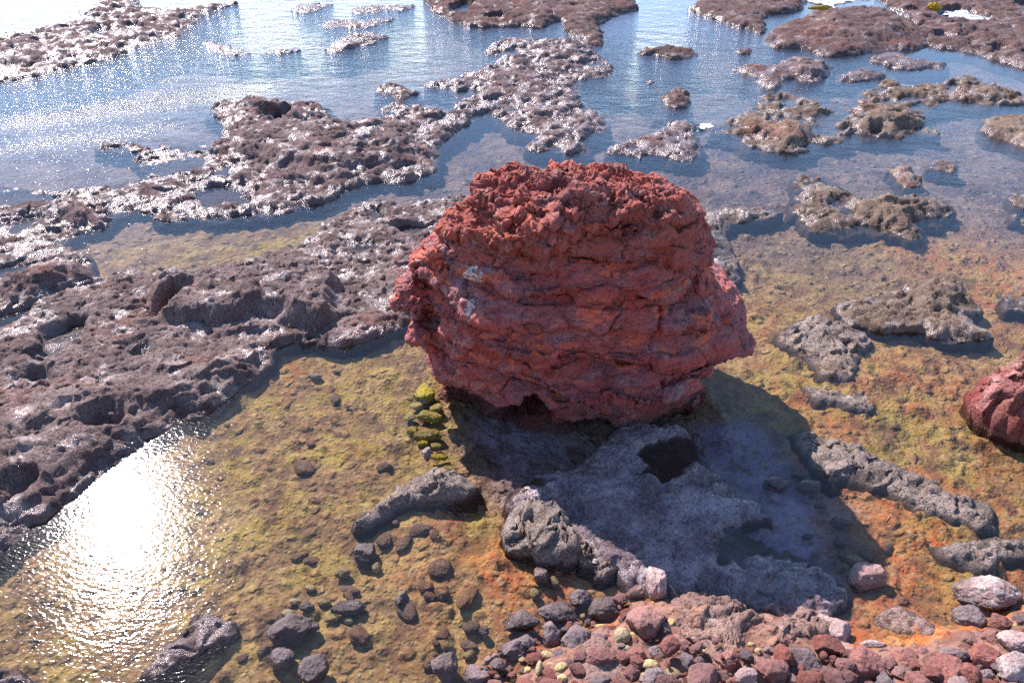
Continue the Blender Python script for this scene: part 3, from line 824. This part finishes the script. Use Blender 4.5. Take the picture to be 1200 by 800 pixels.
outcrop('rock_slab', [(590, 578), (615, 562), (640, 552), (665, 545), (692, 540), (700, 520), (720, 502), (760, 494), (800, 500), (816, 515), (823, 545), (840, 560), (862, 570), (870, 585), (885, 592), (906, 605), (880, 612),
        (862, 618), (852, 628), (865, 642), (890, 640), (925, 645), (950, 652), (970, 668), (1000, 690), (990, 720), (930, 720), (850, 712), (780, 700), (735, 690), (715, 662), (680, 640), (665, 612), (600, 605)],
        0.15, M['slab'], 'smooth violet grey rock slab with a pothole, in the shadow of the red boulder', 'rock slab', edge=.10, rough=.75, terr=.25, seed=77, warp=1.3, hedge=.06, broken=.12,
        holes=[([(738, 562), (750, 550), (764, 541), (750, 531), (764, 521), (790, 511), (813, 518), (820, 536), (802, 546), (790, 560), (776, 568), (764, 557)], -.05), ([(852, 628), (862, 618), (880, 622), (900, 632), (890, 642), (868, 665), (840, 660), (835, 640)], -.015)])
outcrop('rock_crust', [(790, 700), (830, 692), (880, 715), (912, 720), (922, 696), (942, 690), (962, 702), (985, 735), (992, 752), (965, 757), (962, 800), (940, 840), (800, 840), (790, 790), (770, 760), (780, 730)],
        0.33, M['crust'], 'rough pink brown rock crust on the shore just below the shaded slab', 'rock crust', edge=.14, terr=.3, seed=81, rough=1.2, holes=[([(868, 755), (885, 748), (898, 770), (890, 785), (875, 778)], .03)],
        puddles=[([(868, 755), (885, 748), (898, 770), (890, 785), (875, 778)], .06)])
outcrop('rock_crust', [(655, 772), (672, 750), (695, 738), (722, 744), (742, 772), (768, 810), (768, 850), (660, 850)], 0.44, M['crust'], 'smooth pink rock face among the stones at the bottom centre', 'rock crust', edge=.1, terr=0, rough=.35, seed=82)
outcrop('rock_crust', [(1015, 722), (1040, 705), (1058, 712), (1090, 728), (1100, 745), (1070, 742), (1040, 738)], 0.035, M['crust'], 'low wet pink rock barely above the orange puddle at the lower right', 'rock crust', edge=.1, terr=0, rough=.7, seed=83, skirt=1.0)

# ------------------------------------------------------------------ the red boulder
LEFT = [(623, 201), (591, 210), (550, 222), (552, 246), (524, 262), (528, 290), (500, 306), (479, 337), (472, 367), (478, 393), (488, 420), (506, 446), (524, 473), (532, 492)]
RIGHT = [(763, 199), (793, 210), (818, 228), (825, 256), (829, 278), (833, 299), (821, 319), (820, 335), (848, 346), (869, 358), (884, 376), (881, 398), (866, 414), (838, 422), (826, 440), (818, 460), (812, 492)]


def side(lst, dep):
    q = [at_depth(a, b, dep) for a, b in lst]
    return np.array([v[1] for v in q])[::-1], np.array([v[0] for v in q])[::-1]


zl, xl = side(LEFT, 6.20)
zr_, xr = side(RIGHT, 6.25)
ZF = [-0.4, 0.0, 0.3, 0.6, 0.95, 1.3, 1.6, 1.85, 2.02, 2.15, 2.28]
YF = [5.95, 5.88, 5.80, 5.80, 5.78, 5.76, 5.72, 5.70, 5.72, 5.78, 5.90]
YB = [7.2, 7.25, 7.35, 7.4, 7.4, 7.3, 7.15, 6.95, 6.8, 6.7, 6.5]


def red_boulder():
    nt_, nv, ncap = 900, 330, 150
    th = np.linspace(0, 2 * np.pi, nt_, endpoint=False)
    zs = np.linspace(-0.35, 2.24, nv)
    rows = []
    for z in zs:
        a, b = np.interp(z, zl, xl), np.interp(z, zr_, xr)
        f, k = np.interp(z, ZF, YF), np.interp(z, ZF, YB)
        rows.append((a, b, f, k, z))
    a, b, f, k, z = rows[-1]
    for t in np.linspace(0, 1, ncap + 1)[1:]:
        s = 1 - t
        mx, my = (a + b) / 2 + 0.05 * t, (f + k) / 2
        rows.append((mx + (a - mx) * s, mx + (b - mx) * s, my + (f - my) * s, my + (k - my) * s, z + 0.04 * (1 - s ** 3)))
    Rw = np.array(rows)
    ct, sn = np.cos(th), np.sin(th)
    n = np.where(ct < 0, 2.1, 2.8)[None, :] - 0.40 * sstep(1.3, 2.2, Rw[:, 4])[:, None] * (ct > 0)[None, :]
    cx, sx = np.sign(ct) * np.abs(ct) ** (2 / n), np.sign(sn) * np.abs(sn) ** (2 / n)
    X = (Rw[:, 0:1] + Rw[:, 1:2]) / 2 + (Rw[:, 1:2] - Rw[:, 0:1]) / 2 * cx
    Y = (Rw[:, 2:3] + Rw[:, 3:4]) / 2 + (Rw[:, 3:4] - Rw[:, 2:3]) / 2 * sx
    Z = np.repeat(Rw[:, 4:5], nt_, 1)
    Z = Z - 0.16 * sstep(1.5, 2.2, Z) * np.clip(np.abs(X - 0.42) - 0.15, 0, 2) ** 1.5
    nr = len(Rw)
    F = []
    i, j = np.meshgrid(np.arange(nr - 1), np.arange(nt_), indexing='ij')
    i, j = i.ravel(), j.ravel()
    j2 = (j + 1) % nt_
    F = np.stack([i * nt_ + j, i * nt_ + j2, (i + 1) * nt_ + j2, (i + 1) * nt_ + j], 1)
    V = np.stack([X.ravel(), Y.ravel(), Z.ravel()], 1)

    def normals(V):
        a, b = V[F[:, 2]] - V[F[:, 0]], V[F[:, 3]] - V[F[:, 1]]
        fn = np.cross(a, b)
        vn = np.zeros_like(V)
        for c in range(4):
            np.add.at(vn, F[:, c], fn)
        return vn / (np.linalg.norm(vn, axis=1)[:, None] + 1e-9)

    def push(V, d, nrm):
        return V + nrm * d[:, None]

    # the left end is broken off along a plane that turns away from the sea
    nl = np.array([-0.76, -0.65, 0.0])
    dl = (V - np.array([-0.36, 5.80, 0])) @ nl + 0.10 * perlin(V * 1.6 + 60)
    V = V - nl * (np.clip(dl, 0, None) * 0.9 * sstep(2.1, 1.6, V[:, 2]))[:, None]
    N0 = normals(V)
    front = sstep(0.2, -0.6, N0[:, 1])
    V = push(V, 0.10 * fbm(V * 1.1 + 2, 3), N0)
    # tilted strata: each bed swells outwards and is cut back sharply underneath
    up = sstep(0.75, 0.35, np.abs(N0[:, 2]))
    s = (V[:, 2] + 0.10 * (V[:, 0] - 0.5) + 0.06 * fbm(V * 1.3 + 11, 3)) / (0.36 + 0.0 * V[:, 0])
    fr = s - np.floor(s)
    amp = 0.07 + 0.34 * np.clip(perlin(np.stack([np.floor(s) * 3.3, V[:, 0] * 1.5, V[:, 1] * 1.5], 1)) * 0.9 + 0.4, 0, 1)
    prof = np.where(fr < 0.22, fr / 0.22, 1 - (fr - 0.22) / 0.78)
    V = push(V, (amp * (prof - 0.45)) * up * (0.35 + 0.65 * front) * sstep(2.0, 1.7, V[:, 2]), N0)
    s = (V[:, 2] - 0.08 * V[:, 0] + 0.05 * fbm(V * 2.3 + 31, 3)) / 0.15
    fr = s - np.floor(s)
    prof = np.where(fr < 0.25, fr / 0.25, 1 - (fr - 0.25) / 0.75)
    V = push(V, 0.035 * np.clip(perlin(np.stack([np.floor(s) * 3.3, V[:, 0] * 2.2, V[:, 1] * 2.2], 1)) * 1.2 + 0.2, 0, 1) * (prof - 0.4) * up * front, N0)
    # overhanging weathered crust round the crown
    V = push(V, -0.02 * np.exp(-((V[:, 2] - 1.75 - 0.25 * perlin(V * 1.2 + 4)) / 0.14) ** 2) * up * front, N0)
    # hollows: the cave at the foot, the dark recess at the left shoulder, the cleft at the right
    for (px, py, dep, r, q) in ((625, 485, 5.80, 0.15, 0.9), (600, 496, 5.80, 0.13, 0.7), (540, 500, 5.9, .25, .3), (700, 500, 5.85, 0.18, 0.25), (512, 350, 6.05, 0.24, 0.40), (505, 400, 6.1, 0.20, 0.30), (500, 400, 6.0, .2, .18), (800, 350, 5.85, 0.20, 0.20), (815, 322, 6.0, .16, .15),
                                (845, 480, 6.1, .2, .25), (590, 235, 6.05, .18, .14)):
        x, z = at_depth(px, py, dep)
        dd = ((V[:, 0] - x) ** 2 + (V[:, 1] - dep) ** 2 * 0.3 + (V[:, 2] - z) ** 2) / (r * r)
        V[:, 1] += q * np.exp(-dd ** (2.5 if q > .5 else 1))
    N1 = normals(V)
    wp = V + 0.07 * np.stack([perlin(V * 3), perlin(V * 3 + 40), perlin(V * 3 + 80)], 1)
    f1, f2, c = worley(wp * np.array([2.3, 2.3, 4.6]))
    V = push(V, (0.17 * (c - 0.5) * sstep(0, 0.09, f2 - f1) * (0.75 + 0.6 * perlin(V * 1.4 + 9)) - 0.008 * sstep(0.06, 0.0, f2 - f1)) * (0.3 + 0.7 * front) * up, N1)
    f1, f2, c = worley(wp * np.array([7.5, 7.5, 11]) + 5)
    V = push(V, 0.050 * (c - 0.5) * sstep(0, 0.2, f2 - f1) * (0.5 + 1.2 * np.clip(perlin(V * 1.9 + 33) + .3, 0, 1)), N1)
    crown = np.maximum(sstep(1.75, 2.1, V[:, 2] + 0.35 * fbm(V * 1.5, 2) - 0.25 * (V[:, 0] - 0.2)), 0.55 * sstep(-0.2, -0.6, V[:, 0]) * sstep(.3, .8, V[:, 2]))
    N2 = normals(V)
    rg = ridged(V * np.array([5.5, 5.5, 8]) + 3, 5, 0.65) - 0.35
    V = push(V, rg * (0.025 + 0.060 * crown) + 0.13 * crown * (ridged(V * np.array([1.7, 1.7, 2.6]) + 9, 3) - 0.45), N2)
    V = V + (np.stack([perlin(V * 9), perlin(V * 9 + 40), perlin(V * 9 + 80)], 1) * 0.035 + np.stack([perlin(V * 21), perlin(V * 21 + 40), perlin(V * 21 + 80)], 1) * 0.016) * (0.35 + 0.30 * crown)[:, None]
    V = push(V, (0.02 + 0.02 * crown) * fbm(V * 13, 4, 0.65) + 0.012 * crown * (ridged(V * 17, 3) - .4), N2)
    salt = np.zeros(len(V))
    for px, py, dep, r, q in ((545, 318, 5.85, .10, .9), (550, 360, 5.8, .09, 1.), (538, 400, 5.8, .10, 1.), (520, 425, 5.95, .08, 1.), (512, 445, 5.95, .07, 1.), (485, 365, 6.2, .09, .9), (477, 385, 6.2, .07, .9), (560, 330, 5.8, .08, .8),
                              (655, 262, 5.8, .10, .8), (700, 235, 5.75, .12, .7), (510, 330, 6.1, .10, .6), (640, 290, 5.75, .07, .6)):
        x, z = at_depth(px, py, dep)
        salt = salt + q * np.exp(-((V[:, 0] - x) ** 2 + 0.3 * (V[:, 1] - dep) ** 2 + 0.5 * (V[:, 2] - z) ** 2) / (r * r))
    o0 = np.array([0.5, 6.5, 0.0])
    o = mesh_obj('red_boulder', V - o0, F, M['red'], attrs={'salt': np.repeat(np.clip(salt, 0, 1)[:, None], 3, 1)})
    o.location = o0
    # pale salt crust caked on the broken left edge
    wn = normals(V)
    mk = np.clip(salt, 0, 1) * 0.55 + 0.45 * (ridged(V * 7, 4, .6)) + 0.25 * perlin(V * 22)
    sel = (mk[F] > 0.62).all(1) & (salt[F] > 0.35).all(1)
    if sel.any():
        Vs = V + wn * (0.004 + 0.010 * np.clip(mk - 0.62, 0, 0.6))[:, None]
        Fs = F[sel]
        lab = {v: v for v in np.unique(Fs).tolist()}

        def root(v):
            while lab[v] != v:
                lab[v] = lab[lab[v]]
                v = lab[v]
            return v
        for f in Fs.tolist():
            for v in f[1:]:
                lab[root(v)] = root(f[0])
        comp = np.array([root(f[0]) for f in Fs.tolist()])
        for cid in np.unique(comp):
            if (comp == cid).sum() < 60: continue
            V2, F2, us_ = keep_faces(Vs, Fs, comp == cid)
            cr = mesh_obj('salt_crust', V2 - o0, F2, M['salt'])
            cr.parent = o
            cr['label'] = 'pale flaky salt crust on the broken left edge'
    return tag(o, 'huge red volcanic boulder with layered shaded face, standing in the tide pools', 'boulder')


red_boulder()

# ------------------------------------------------------------------ loose stones
import bmesh


def ico(sub):
    bm = bmesh.new()
    bmesh.ops.create_icosphere(bm, subdivisions=sub, radius=1)
    V = np.array([v.co[:] for v in bm.verts])
    F = np.array([[v.index for v in f.verts] for f in bm.faces])
    bm.free()
    return V, F


ICO = {k: ico(k) for k in (3, 4, 5, 6)}


def stone_shape(seed, sub=4, cuts=9, round_=0.35, rough=1.0):
    V, F = ICO[sub]
    rs = np.random.RandomState(seed)
    D = V.copy()
    r = np.full(len(D), 1.15)
    for _ in range(cuts):
        n = rs.normal(size=3)
        n /= np.linalg.norm(n)
        d = rs.uniform(0.62, 0.98)
        c = D @ n
        r = np.minimum(r, np.where(c > 0.05, d / np.maximum(c, 0.05), 9))
    r = (1 - round_) * r + round_ * 0.95
    P = D * r[:, None]
    q = P * 1.1 + seed * 3.1
    P = P * (1 + rough * (0.20 * fbm(q, 3) + 0.06 * fbm(q * 4, 3) + 0.05 * (ridged(q * 2.6, 3) - 0.4)))[:, None]
    if sub >= 5:
        P = P * (1 + rough * 0.03 * fbm(q * 12, 3))[:, None]
    return P, F


def stone(px, py, wpx, hpx, mat, label, cat='stone', group=None, seed=1, z=0.0, squash=None, name='stone', sub=5, rough=1.25, cuts=10, round_=0.18, sink=0.30, rot=0.0, depth=None):
    """one stone whose foot touches the ground below picture spot px, py; wpx and hpx are its size in the picture"""
    s = scale_at(py)
    wd = wpx * s
    hgt = hpx * s * 1.05
    # seen from above at ~50 degrees: picture height = depth*sin + height*cos
    ht = hgt * (squash if squash else 0.62)
    x, y = at(px, py + hpx * 0.08, z + ht * 0.2)
    P, F = stone_shape(seed, sub, cuts, round_, rough)
    P = P / np.abs(P).max(0)
    c, sn = math.cos(rot), math.sin(rot)
    P = P * np.array([wd / 2, (depth or hgt * 0.95) / 2, ht / 2 * 1.3])
    P[:, :2] = P[:, :2] @ np.array([[c, sn], [-sn, c]])
    P[:, 2] -= P[:, 2].min()
    o = mesh_obj(name, P, F, mat)
    o.location = (x, y, z - sink * ht)
    return tag(o, label, cat, group)


def bed_z(px, py):
    x, y = at(px, py)
    xa, ya = np.array([x]), np.array([y])
    return float((bed_level(xa, ya) + bed_bumps(xa, ya))[0])


GS = 'loose stones along the near shore'
GP = 'yellow pebbles among the near stones'
BIG = [  # px, py, w, h, material, label, extra
    (610, 727, 46, 31, 'st_dark', 'smooth rounded dark stone, leftmost of the row at the edge of the yellow pool', {}),
    (653, 716, 48, 32, 'st_dark', 'dark hollow-topped stone between the rounded dark stone and the grey pitted one', {}),
    (646, 745, 23, 31, 'st_purple', 'small upright grey stone in front of the rounded dark stone', dict(squash=.9)),
    (602, 758, 50, 32, 'st_purple', 'purple grey stone with a tapering left tail below the rounded dark stone', dict(rot=.35)),
    (523, 781, 36, 42, 'st_dark', 'craggy dark stone at the bottom edge, left end of the near stones', {}),
    (561, 789, 38, 32, 'st_purple', 'rounded purple grey stone at the bottom edge beside the craggy dark one', {}),
    (711, 715, 46, 34, 'st_dark', 'wedge-shaped dark grey stone left of the long red brown stone', dict(rot=.3)),
    (681, 701, 29, 29, 'st_purple', 'pitted grey stone at the foot of the crumbly lilac rock', {}),
    (634, 673, 18, 25, 'st_purple', 'bent grey stone sitting in the orange shallows', {}),
    (769, 685, 25, 44, 'st_pink', 'pointed pale stone standing upright at the edge of the boulder shadow', dict(squash=1.0, cuts=12)),
    (745, 693, 30, 17, 'st_pink', 'small pink forked stone left of the pointed pale stone', {}),
    (757, 727, 48, 50, 'st_red', 'long red brown stone lying below the pointed pale stone', dict(rot=-.7)),
    (798, 758, 44, 34, 'st_red', 'pink flat-faced stone below the rough pink crust', {}),
    (747, 766, 25, 25, 'st_red', 'small red block below the long red brown stone', {}),
    (769, 764, 22, 21, 'st_purple', 'grey pink stone between the small red block and the flat-faced pink stone', {}),
    (768, 793, 28, 26, 'st_purple', 'grey stone at the bottom edge just right of the smooth pink rock face', {}),
    (849, 772, 30, 30, 'st_red', 'hollow red stone with a dark hole on the pink crust', {}),
    (829, 788, 21, 23, 'st_red', 'small deep red stone left of and below the hollow red stone', {}),
    (852, 797, 30, 20, 'st_red', 'red stone at the bottom edge below the hollow red stone', {}),
    (937, 777, 52, 46, 'st_purple', 'large grey brown block on the pink crust at the bottom', {}),
    (977, 737, 46, 44, 'st_pink', 'slanting pinkish block between the pink crust and the orange puddle', dict(rot=-.6)),
    (1013, 676, 47, 44, 'st_pink', 'round red stone with a pale top sitting in the shallows at the shadow tip', dict(round_=.4)),
    (1153, 694, 90, 50, 'st_white', 'largest white-topped boulder on the right shore', dict(rot=-.1, sub=6)),
    (1133, 723, 40, 36, 'st_purple', 'round grey stone leaning against the largest white-topped boulder', dict(round_=.6)),
    (1015, 783, 54, 50, 'st_red', 'large red brown block at the bottom edge, lower right', {}),
    (1058, 773, 33, 34, 'st_red', 'red brown stone right of the large red brown block', {}),
    (1081, 766, 23, 20, 'st_red', 'small dark red stone behind the sharp pair of red stones', {}),
    (1107, 784, 46, 36, 'st_red', 'pink brown angular stone at the lower right, left of the red triangle', dict(rot=.4)),
    (1118, 766, 35, 24, 'st_purple', 'rounded grey brown stone behind the pink brown angular stone', {}),
    (1130, 790, 36, 30, 'st_red', 'triangular flat red stone at the bottom right', dict(cuts=14)),
    (1152, 768, 38, 30, 'st_red', 'deep red stone behind the triangular flat red stone', {}),
    (1187, 750, 38, 32, 'st_pink', 'pink block near the right edge below the largest white-topped boulder', {}),
    (1188, 783, 44, 42, 'st_white', 'speckled whitish block in the bottom right corner', {}),
    (1153, 789, 23, 13, 'st_purple', 'flat grey stone between the red triangle and the speckled whitish block', {}),
    (1022, 754, 32, 15, 'st_white', 'pale yellowish crumbly stone at the edge of the orange puddle', {}),
    (1036, 764, 18, 11, 'st_purple', 'small grey stone in front of the pale crumbly stone', {}),
    (983, 634, 17, 17, 'st_dark', 'small stone with a bright white top at the right edge of the boulder shadow', dict(z=-.06)),
    (986, 611, 30, 17, 'st_dark', 'dark brown pyramid stone at the right edge of the boulder shadow', dict(z=-.06)),
    (908, 568, 29, 21, 'st_dark', 'dark wet stone in the shaded pool beside the slab', dict(z=-.06)),
    (948, 569, 34, 22, 'st_dark', 'flat dark wet stone in the shaded pool, right of the rounder one', dict(z=-.08)),
    (935, 556, 20, 11, 'st_dark', 'small dark stone behind the flat wet stone in the shaded pool', dict(z=-.06)),
    (960, 591, 18, 10, 'st_dark', 'small dark stone below the flat wet stone in the shaded pool', dict(z=-.06)),
    (947, 628, 17, 10, 'st_dark', 'lone small brown stone in the shaded violet water', dict(z=-.05)),
    (872, 527, 8, 5, 'st_purple', 'left one of two tiny stones in the shaded water beside the boulder', dict(z=-.03, sub=3)),
    (888, 530, 8, 5, 'st_purple', 'right one of two tiny stones in the shaded water beside the boulder', dict(z=-.03, sub=3)),
    (345, 737, 62, 42, 'st_dark', 'largest dark brown stone in the yellow pool at the bottom left', dict(rot=.3, z=-.08)),
    (331, 769, 33, 29, 'st_purple', 'round grey stone just below the largest dark brown stone', dict(round_=.6, z=-.07)),
    (368, 785, 36, 42, 'st_dark', 'craggy dark stone at the bottom edge below the largest dark brown stone', dict(z=-.07)),
    (410, 711, 45, 21, 'st_dark', 'flat oval dark stone right of the largest dark brown stone', dict(z=-.07)),
    (428, 648, 30, 29, 'st_dark', 'dark angular stone below the curved grey rib', dict(rot=.5, z=-.07)),
    (471, 701, 18, 22, 'st_dark', 'wet dark stone tip on a brown sunken mound', dict(z=-.05)),
    (360, 709, 20, 14, 'st_dark', 'small reddish dark stone behind the largest dark brown stone', dict(z=-.07)),
    (697, 657, 9, 8, 'st_white', 'small pale stone on the near edge of the crumbly lilac rock', dict(z=.02, sub=4)),
    (567, 739, 13, 14, 'st_dark', 'little wet brown stone at the edge of the pool left of the row', {}),
]
for i, (px, py, wp, hp, m, lab, ex) in enumerate(BIG):
    kw = dict(z=0.02, seed=100 + i)
    kw.update(ex)
    if 'z' not in ex:
        kw['z'] = max(-0.06, bed_z(px, py) - 0.01)
    stone(px, py, wp, hp, M[m], lab, 'stone', GS, **kw)

# mossy stones at the boulder's left foot
for i, (px, py, wp, hp, m, lab) in enumerate([
    (497, 460, 28, 36, 'st_moss', 'tallest bright yellow-green mossy stone at the left foot of the boulder'),
    (503, 487, 32, 20, 'st_moss', 'flat mossy stone below the tallest mossy one at the boulder foot'),
    (502, 508, 36, 22, 'st_moss', 'dark olive mossy stone, lowest of the mossy ones at the boulder foot'),
    (481, 488, 14, 12, 'st_moss', 'small mossy stone left of the flat mossy one'),
    (515, 535, 26, 12, 'st_moss', 'low yellow mossy stone beside the edge of the boulder shadow'),
    (490, 474, 20, 14, 'st_moss', 'small bright mossy stone just below the tallest mossy one'),
    (512, 477, 18, 14, 'st_moss', 'small shaded mossy stone tucked under the boulder foot'),
    (484, 503, 16, 12, 'st_moss', 'small mossy stone left of the dark olive one'),
    (511, 521, 16, 9, 'st_moss', 'small yellow mossy stone at the edge of the shade above the low mossy one'),
    (496, 519, 14, 9, 'st_moss', 'small yellow mossy stone right above the grey egg-shaped stone'),
    (528, 548, 18, 9, 'st_moss', 'lowest yellow mossy stone, nearest the grey rib'),
    (500, 531, 11, 17, 'st_purple', 'small grey egg-shaped stone standing on the yellow moss')]):
    stone(px, py, wp, hp, M[m], lab, 'stone', 'mossy stones at the boulder foot', seed=300 + i, z=-0.08 if i != 11 else -.02, name='mossy_stone' if i != 11 else 'stone', sub=6, rough=1.3 if i != 11 else 1, cuts=7, round_=.4, squash=.45 if i != 11 else .8, sink=.35)

# the red boulder at the right edge
outcrop('red_rock', [(1130, 478), (1138, 462), (1152, 448), (1175, 444), (1215, 440), (1290, 445), (1310, 490), (1290, 525), (1220, 527), (1180, 516), (1155, 503), (1140, 490)], 0.62, M['red_crust'],
        'reddish boulder with a pale crusted rim cut by the right edge', 'boulder', edge=.10, seed=91, terr=.5, warp=1.0, rough=2.3)

# sunken stones in the clear pools: individual stones under the water
rng = random.Random(5)
SUNK = [(473, 634, 30, 17), (450, 631, 23, 19), (463, 611, 13, 10), (493, 618, 30, 19), (498, 686, 21, 17), (517, 692, 19, 21), (475, 712, 38, 24), (420, 741, 32, 23), (516, 663, 32, 26), (355, 546, 33, 21), (547, 697, 40, 22), (393, 466, 25, 13),
        (450, 545, 20, 14), (365, 655, 22, 12), (350, 650, 24, 14), (410, 690, 26, 12), (505, 775, 22, 16), (553, 733, 20, 22), (548, 755, 24, 14), (1000, 655, 26, 18), (1018, 648, 30, 22), (1040, 640, 20, 14), (990, 650, 22, 14), (520, 740, 20, 16)]
for _ in range(18):
    SUNK.append((rng.uniform(225, 520), rng.uniform(430, 790), rng.uniform(9, 20), 0))
for i, (px, py, wp, hp) in enumerate(SUNK):
    hp = hp or wp * rng.uniform(.5, .75)
    stone(px, py, wp, hp, M['st_sub'], 'brown weed-dulled stone lying sunken on the bed of a clear pool', 'stone', 'sunken stones in the clear pools', seed=400 + i % 9, z=bed_z(px, py) + 0.01, name='sunken_stone', sub=4, sink=.5, rot=rng.uniform(0, 3), round_=.55, squash=.45)

# yellow pebbles that can be told apart
YEL = [(650, 683, 11, 17), (627, 696, 13, 15), (402, 672, 20, 14), (441, 665, 11, 16), (364, 689, 15, 10), (380, 706, 17, 12), (338, 719, 17, 11), (388, 725, 18, 10), (409, 727, 14, 9), (347, 705, 16, 8),
       (550, 767, 16, 12), (590, 787, 14, 11), (618, 785, 18, 9), (632, 784, 9, 20), (641, 768, 20, 12), (658, 782, 17, 12), (659, 795, 12, 10), (645, 779, 11, 8), (705, 734, 18, 7), (729, 745, 19, 22), (762, 779, 22, 13), (788, 790, 18, 17), (786, 730, 14, 11),
       (825, 766, 10, 11), (756, 791, 11, 8), (683, 722, 7, 9), (688, 730, 7, 10), (735, 760, 9, 8), (742, 744, 9, 8), (1190, 733, 9, 6), (370, 442, 18, 10), (604, 795, 12, 10), (612, 773, 9, 8), (880, 755, 9, 7), (888, 762, 9, 7)]
for i, (px, py, wp, hp) in enumerate(YEL):
    stone(px, py, wp, hp, M['st_yellow'], 'pale yellow coral pebble lying among the darker stones', 'pebble', GP, seed=500 + i % 7, z=max(bed_z(px, py), -0.12), name='yellow_pebble', sub=4, sink=.15, rot=rng.uniform(-.6, .6), round_=.6)

# the heap of small stones at the bottom: a few built, the rest copied
protos = []
for i in range(12):
    P, F = stone_shape(700 + i, 5, 11, 0.10, 1.3)
    P = P / np.abs(P).max(0) * np.array([0.5, 0.42, 0.34])
    me_o = mesh_obj('small_stone', P, F, M[['st_red', 'st_red', 'st_purple', 'st_red', 'st_pink', 'st_red'][i % 6]])
    protos.append(me_o)
taken = [(b[0], b[1], (b[2] + b[3]) / 4) for b in BIG] + [(b[0], b[1], (b[2] + b[3]) / 4) for b in YEL]
HEAP = np.array([(540, 805), (560, 770), (600, 740), (650, 735), (690, 712), (735, 685), (760, 700), (790, 735), (830, 755), (870, 775), (930, 762), (985, 748), (1010, 756), (1060, 757), (1100, 757), (1140, 742), (1175, 722), (1240, 700), (1250, 830), (540, 830)], float)
n, tries = 0, 0
used = [False] * 12
while n < 250 and tries < 60000:
    tries += 1
    px, py = rng.uniform(540, 1230), rng.uniform(685, 822)
    if sdf(HEAP, np.array([px]), np.array([py]))[0] < 2: continue
    if 655 < px < 760 and py > 752 and sdf(np.array([(655, 772), (672, 750), (695, 738), (722, 744), (742, 772), (768, 830), (660, 830)], float), np.array([px]), np.array([py]))[0] > -3 and rng.random() < .93: continue
    if 780 < px < 985 and sdf(np.array([(790, 700), (830, 692), (880, 715), (912, 720), (942, 690), (985, 735), (962, 800), (940, 840), (800, 840), (770, 760)], float), np.array([px]), np.array([py]))[0] > -2 and rng.random() < .8: continue
    rad = (17 if tries < 500 else 12 if tries < 2500 else rng.choice([4, 5, 6, 8, 10])) * rng.uniform(.8, 1.25)
    if any(math.hypot(px - a, py - b) < (r + rad) * 0.66 for a, b, r in taken): continue
    taken.append((px, py, rad))
    k = rng.randrange(12)
    s = scale_at(py)
    x, y = at(px, py, 0.1)
    o = protos[k] if not used[k] else protos[k].copy()
    if used[k]: COL.objects.link(o)
    used[k] = True
    sz = rad * 2 * s
    z0 = max(bed_z(px, py), 0.02)
    if 780 < px < 990 and py > 700: z0 += 0.09
    o.location = (x, y, z0 + sz * 0.16)
    o.scale = (sz, sz, sz)
    o.rotation_euler = (rng.uniform(-.4, .4), rng.uniform(-.4, .4), rng.uniform(0, 6.28))
    tag(o, 'small reddish stone in the heap along the bottom edge of the shore', 'stone', 'small stones heaped on the near shore')
    n += 1
for k in range(12):
    if not used[k]: bpy.data.objects.remove(protos[k])

# ------------------------------------------------------------------ foam and seaweed far out
s = NT('white sea foam')
M['foam'] = s.principled(s.mix(s.ramp(s.noise(6, 5, .6), .4, .6), (0.45, 0.49, 0.54), (0.75, 0.77, 0.80)), 0.7, s.bump(s.noise(14, 5, .65), .08, 1), .4)
for pts, lab in (([(940, 0), (952, 5), (965, 9), (985, 13), (978, 7), (1000, 2), (1030, -3), (1010, -8), (950, -8)], 'white foam streak breaking over the top edge beside the dark ridge'),
                 ([(1100, 20), (1110, 12), (1130, 12), (1150, 20), (1172, 22), (1155, 28), (1140, 31), (1120, 25)], 'white foam swirl in the top right reef'),
                 ([(812, 152), (822, 146), (834, 143), (840, 148), (826, 156)], 'small white wash between the grey outcrop and the brown reef')):
    P = poly(pts)
    lo, hi = P.min(0), P.max(0)
    X, Y = np.meshgrid(np.linspace(lo[0], hi[0], 110), np.linspace(lo[1], hi[1], 110), indexing='xy')
    x, y = X.ravel(), Y.ravel()
    q = xyz(x, y)
    d = sdf(P, x + .25 * fbm(q * 2, 3), y + .4 * fbm(q * 2 + 9, 3))
    z = 0.012 + 0.05 * sstep(0, .3, d) * (0.6 + fbm(q * 5, 3)) + 0.02 * fbm(q * 12, 3)
    hole = fbm(q * 3.1 + 4, 4) + 0.25 - np.clip(d, 0, .5)
    F = grid_faces(110, 110)
    V = np.stack([x, y, z], 1)
    V, F, _ = keep_faces(V, F, ((d > 0) & (hole < 0.22 + 0.25 * fbm(q * 9, 3)))[F].all(1))
    if len(F):
        tag(mesh_obj('sea_foam', V, F, M['foam']), lab, 'foam', kind='stuff')

s = NT('yellow seaweed')
M['weed'] = s.principled(s.mix(s.noise(9, 4), (0.22, 0.14, 0.015), (0.45, 0.29, 0.02)), .8, s.bump(s.noise(30, 4), .02, 1), .2)
for px, py, wp, hp, lab in ((1095, 8, 20, 12, 'bright yellow seaweed clump on the top right reef'), (962, 9, 30, 7, 'olive yellow seaweed band beside the foam at the top edge')):
    o = stone(px, py, wp, hp, M['weed'], lab, 'seaweed', None, seed=900 + int(wp), z=.30, name='seaweed', sub=5, rough=2.2)
